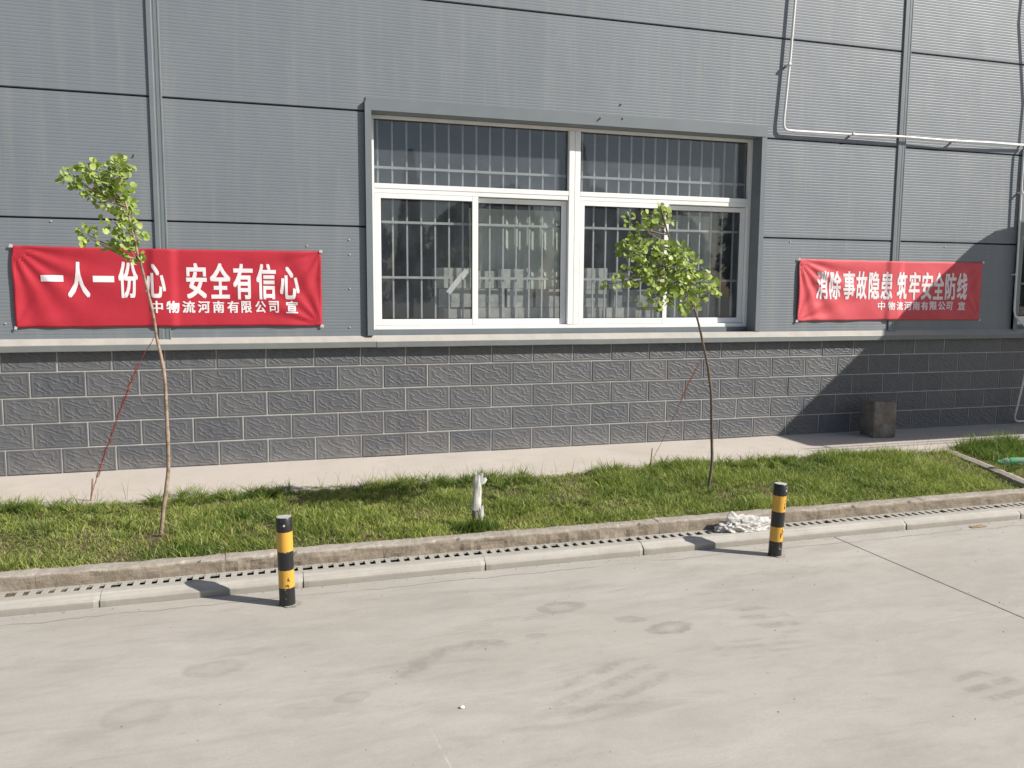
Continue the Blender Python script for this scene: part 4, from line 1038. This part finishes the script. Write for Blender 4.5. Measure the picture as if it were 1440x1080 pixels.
# tall seeding stalks at the apron edge
n = 420
x = np.concatenate([RNG.uniform(-2.6, 8.6, 240), RNG.normal(1.95, .12, 50), RNG.normal(-1.2, .12, 40), RNG.normal(.9, .2, 40), RNG.normal(5.9, .2, 50)]); y = np.clip(RNG.normal(-1.06, .05, n), -1.5, -.99)
o = blades('tall_grass_stalks', x, y, RNG.uniform(.07, .19, n), RNG.uniform(.0009, .0016, n), np.where(RNG.random(n) < .5, .96, .3), RNG.uniform(.1, .6, n), M['grass']); tag(o, 'thin tall grass stalks standing along the edge of the apron', 'grass', kind='stuff')
n = 5200
x = RNG.uniform(6.42, 8.8, n); y = RNG.uniform(-1.72, -.98, n); k_ = RNG.random(n) < vnoise(x, y, 4, 21)*1.3; x, y = x[k_], y[k_]; n = len(x)
o = blades('weed_clump', x, y, RNG.uniform(.05, .14, n), RNG.uniform(.002, .004, n), RNG.uniform(0, .35, n), RNG.uniform(.3, 1.2, n), M['grass']); tag(o, 'dark rank weeds beyond the stone edging at the right', 'weeds', kind='stuff')
n = 420
x = RNG.normal(1.365, .055, n); y = RNG.normal(-2.225, .018, n)
o = blades('grass_tuft', x, y, RNG.uniform(.06, .15, n), RNG.uniform(.0016, .0034, n), RNG.uniform(0, .25, n), RNG.uniform(.2, .9, n), M['grass']); tag(o, 'dark tall grass tuft round the foot of the wrapped stump', 'grass', kind='stuff')
# litter of dead clippings on the soil
n = 5000
x = RNG.uniform(-2.6, 8.6, n); y = RNG.uniform(-2.28, -1.0, n)
o = blades('dry_clippings', x, y, RNG.uniform(.02, .05, n), RNG.uniform(.001, .002, n), RNG.uniform(.93, 1, n), RNG.uniform(2.5, 4, n), M['grass'], zoff=.018); tag(o, 'straw coloured dead clippings scattered in the lawn', 'grass', kind='stuff')

# grit along kerb and drain
gv = []; gf = []
rs = random.Random(8)
for i in range(900):
    r_ = rs.random()
    if r_ < .45: x, y, z = rs.uniform(-3, 8.6), -2.409-abs(rs.gauss(0, .006)), -.151
    elif r_ < .8: x, y, z = rs.uniform(-3, 8.6), -2.607-abs(rs.gauss(0, .035)), RZ+.001
    else: x, y, z = rs.uniform(-2, 8), rs.uniform(-5, -2.7), RZ+.001
    s = rs.uniform(.0012, .0042); a = rs.uniform(0, 6.28); k = len(gv)
    for q_ in range(3): gv.append((x+s*math.cos(a+2.09*q_)*1.4, y+s*math.sin(a+2.09*q_), z))
    gv.append((x, y, z+s*1.1)); gf += [(k, k+1, k+3), (k+1, k+2, k+3), (k+2, k, k+3)]
o = link('grit', mesh('grit', gv, gf), M['redbrick'] if False else M['kerb']); tag(o, 'loose grit scattered along the kerb, drain and paving', 'grit', kind='stuff')

# ------------------------------------------------------------------ trees across the yard, seen mirrored in the panes
def far_tree_mesh(seed, H, Wd, shape):
    rs = random.Random(seed); V = []; F = []; T = []
    for i in range(4200):
        t = rs.random()**.8
        if shape == 'cone': rr = Wd*(1-t)**.8
        else: rr = Wd*math.sin(math.pi*min(1, .12+t*.85))**.6
        a = rs.uniform(0, 6.28); rad = rr*(.55+.45*rs.random())*(.8+.35*noise.noise(Vector((math.cos(a)*2, math.sin(a)*2, t*6+seed))))
        p = Vector((rad*math.cos(a), rad*math.sin(a), H*(.10+.9*t))); s = rs.uniform(.18, .36)
        d1 = Vector((rs.gauss(0, 1), rs.gauss(0, 1), rs.gauss(0, 1))).normalized(); d2 = d1.cross(Vector((rs.gauss(0, 1), rs.gauss(0, 1), 1))).normalized()
        k = len(V); V += [p-d1*s, p-d2*s*.6, p+d1*s, p+d2*s*.6]; F.append((k, k+1, k+2, k+3)); T += [rs.random()*.8]*4
    me = mesh('crown', V, F); at = me.attributes.new('tint', 'FLOAT', 'POINT'); at.data.foreach_set('value', T); return me
fm = [(far_tree_mesh(1, 11.0, 1.7, 'cone'), 11.0), (far_tree_mesh(2, 7.6, 3.6, 'round'), 7.6), (far_tree_mesh(3, 9.0, 3.1, 'round'), 9.0)]
desc = ['narrow dark conifer', 'low broad dark tree', 'rounded dark tree']
for i in range(20):
    k = (2, 1, 0, 1, 2, 0, 2, 1, 1, 2, 1, 2, 0, 1, 2, 1, 0, 2, 1, 2)[i]; x = 3+3.4*i+random.uniform(-.8, .8); y = -46+random.uniform(-4, 4)
    t_ = empty('yard_tree', (x, y, -.4)); tag(t_, '%s across the yard, number %s of the row counted from the left' % (desc[k], ['one', 'two', 'three', 'four', 'five', 'six', 'seven', 'eight', 'nine', 'ten', 'eleven', 'twelve', 'thirteen', 'fourteen', 'fifteen', 'sixteen', 'seventeen', 'eighteen', 'nineteen', 'twenty'][i]), 'tree', 'trees across the yard mirrored in the panes')
    link('crown', fm[k][0], M['darkleaf'], t_)
    b = MB(); b.tube([(0, 0, 0), (.05, 0, 1.2), (0, .05, fm[k][1]*.6)], [.16, .13, .05], 7); b.build('trunk', M['bark_dark'], t_)
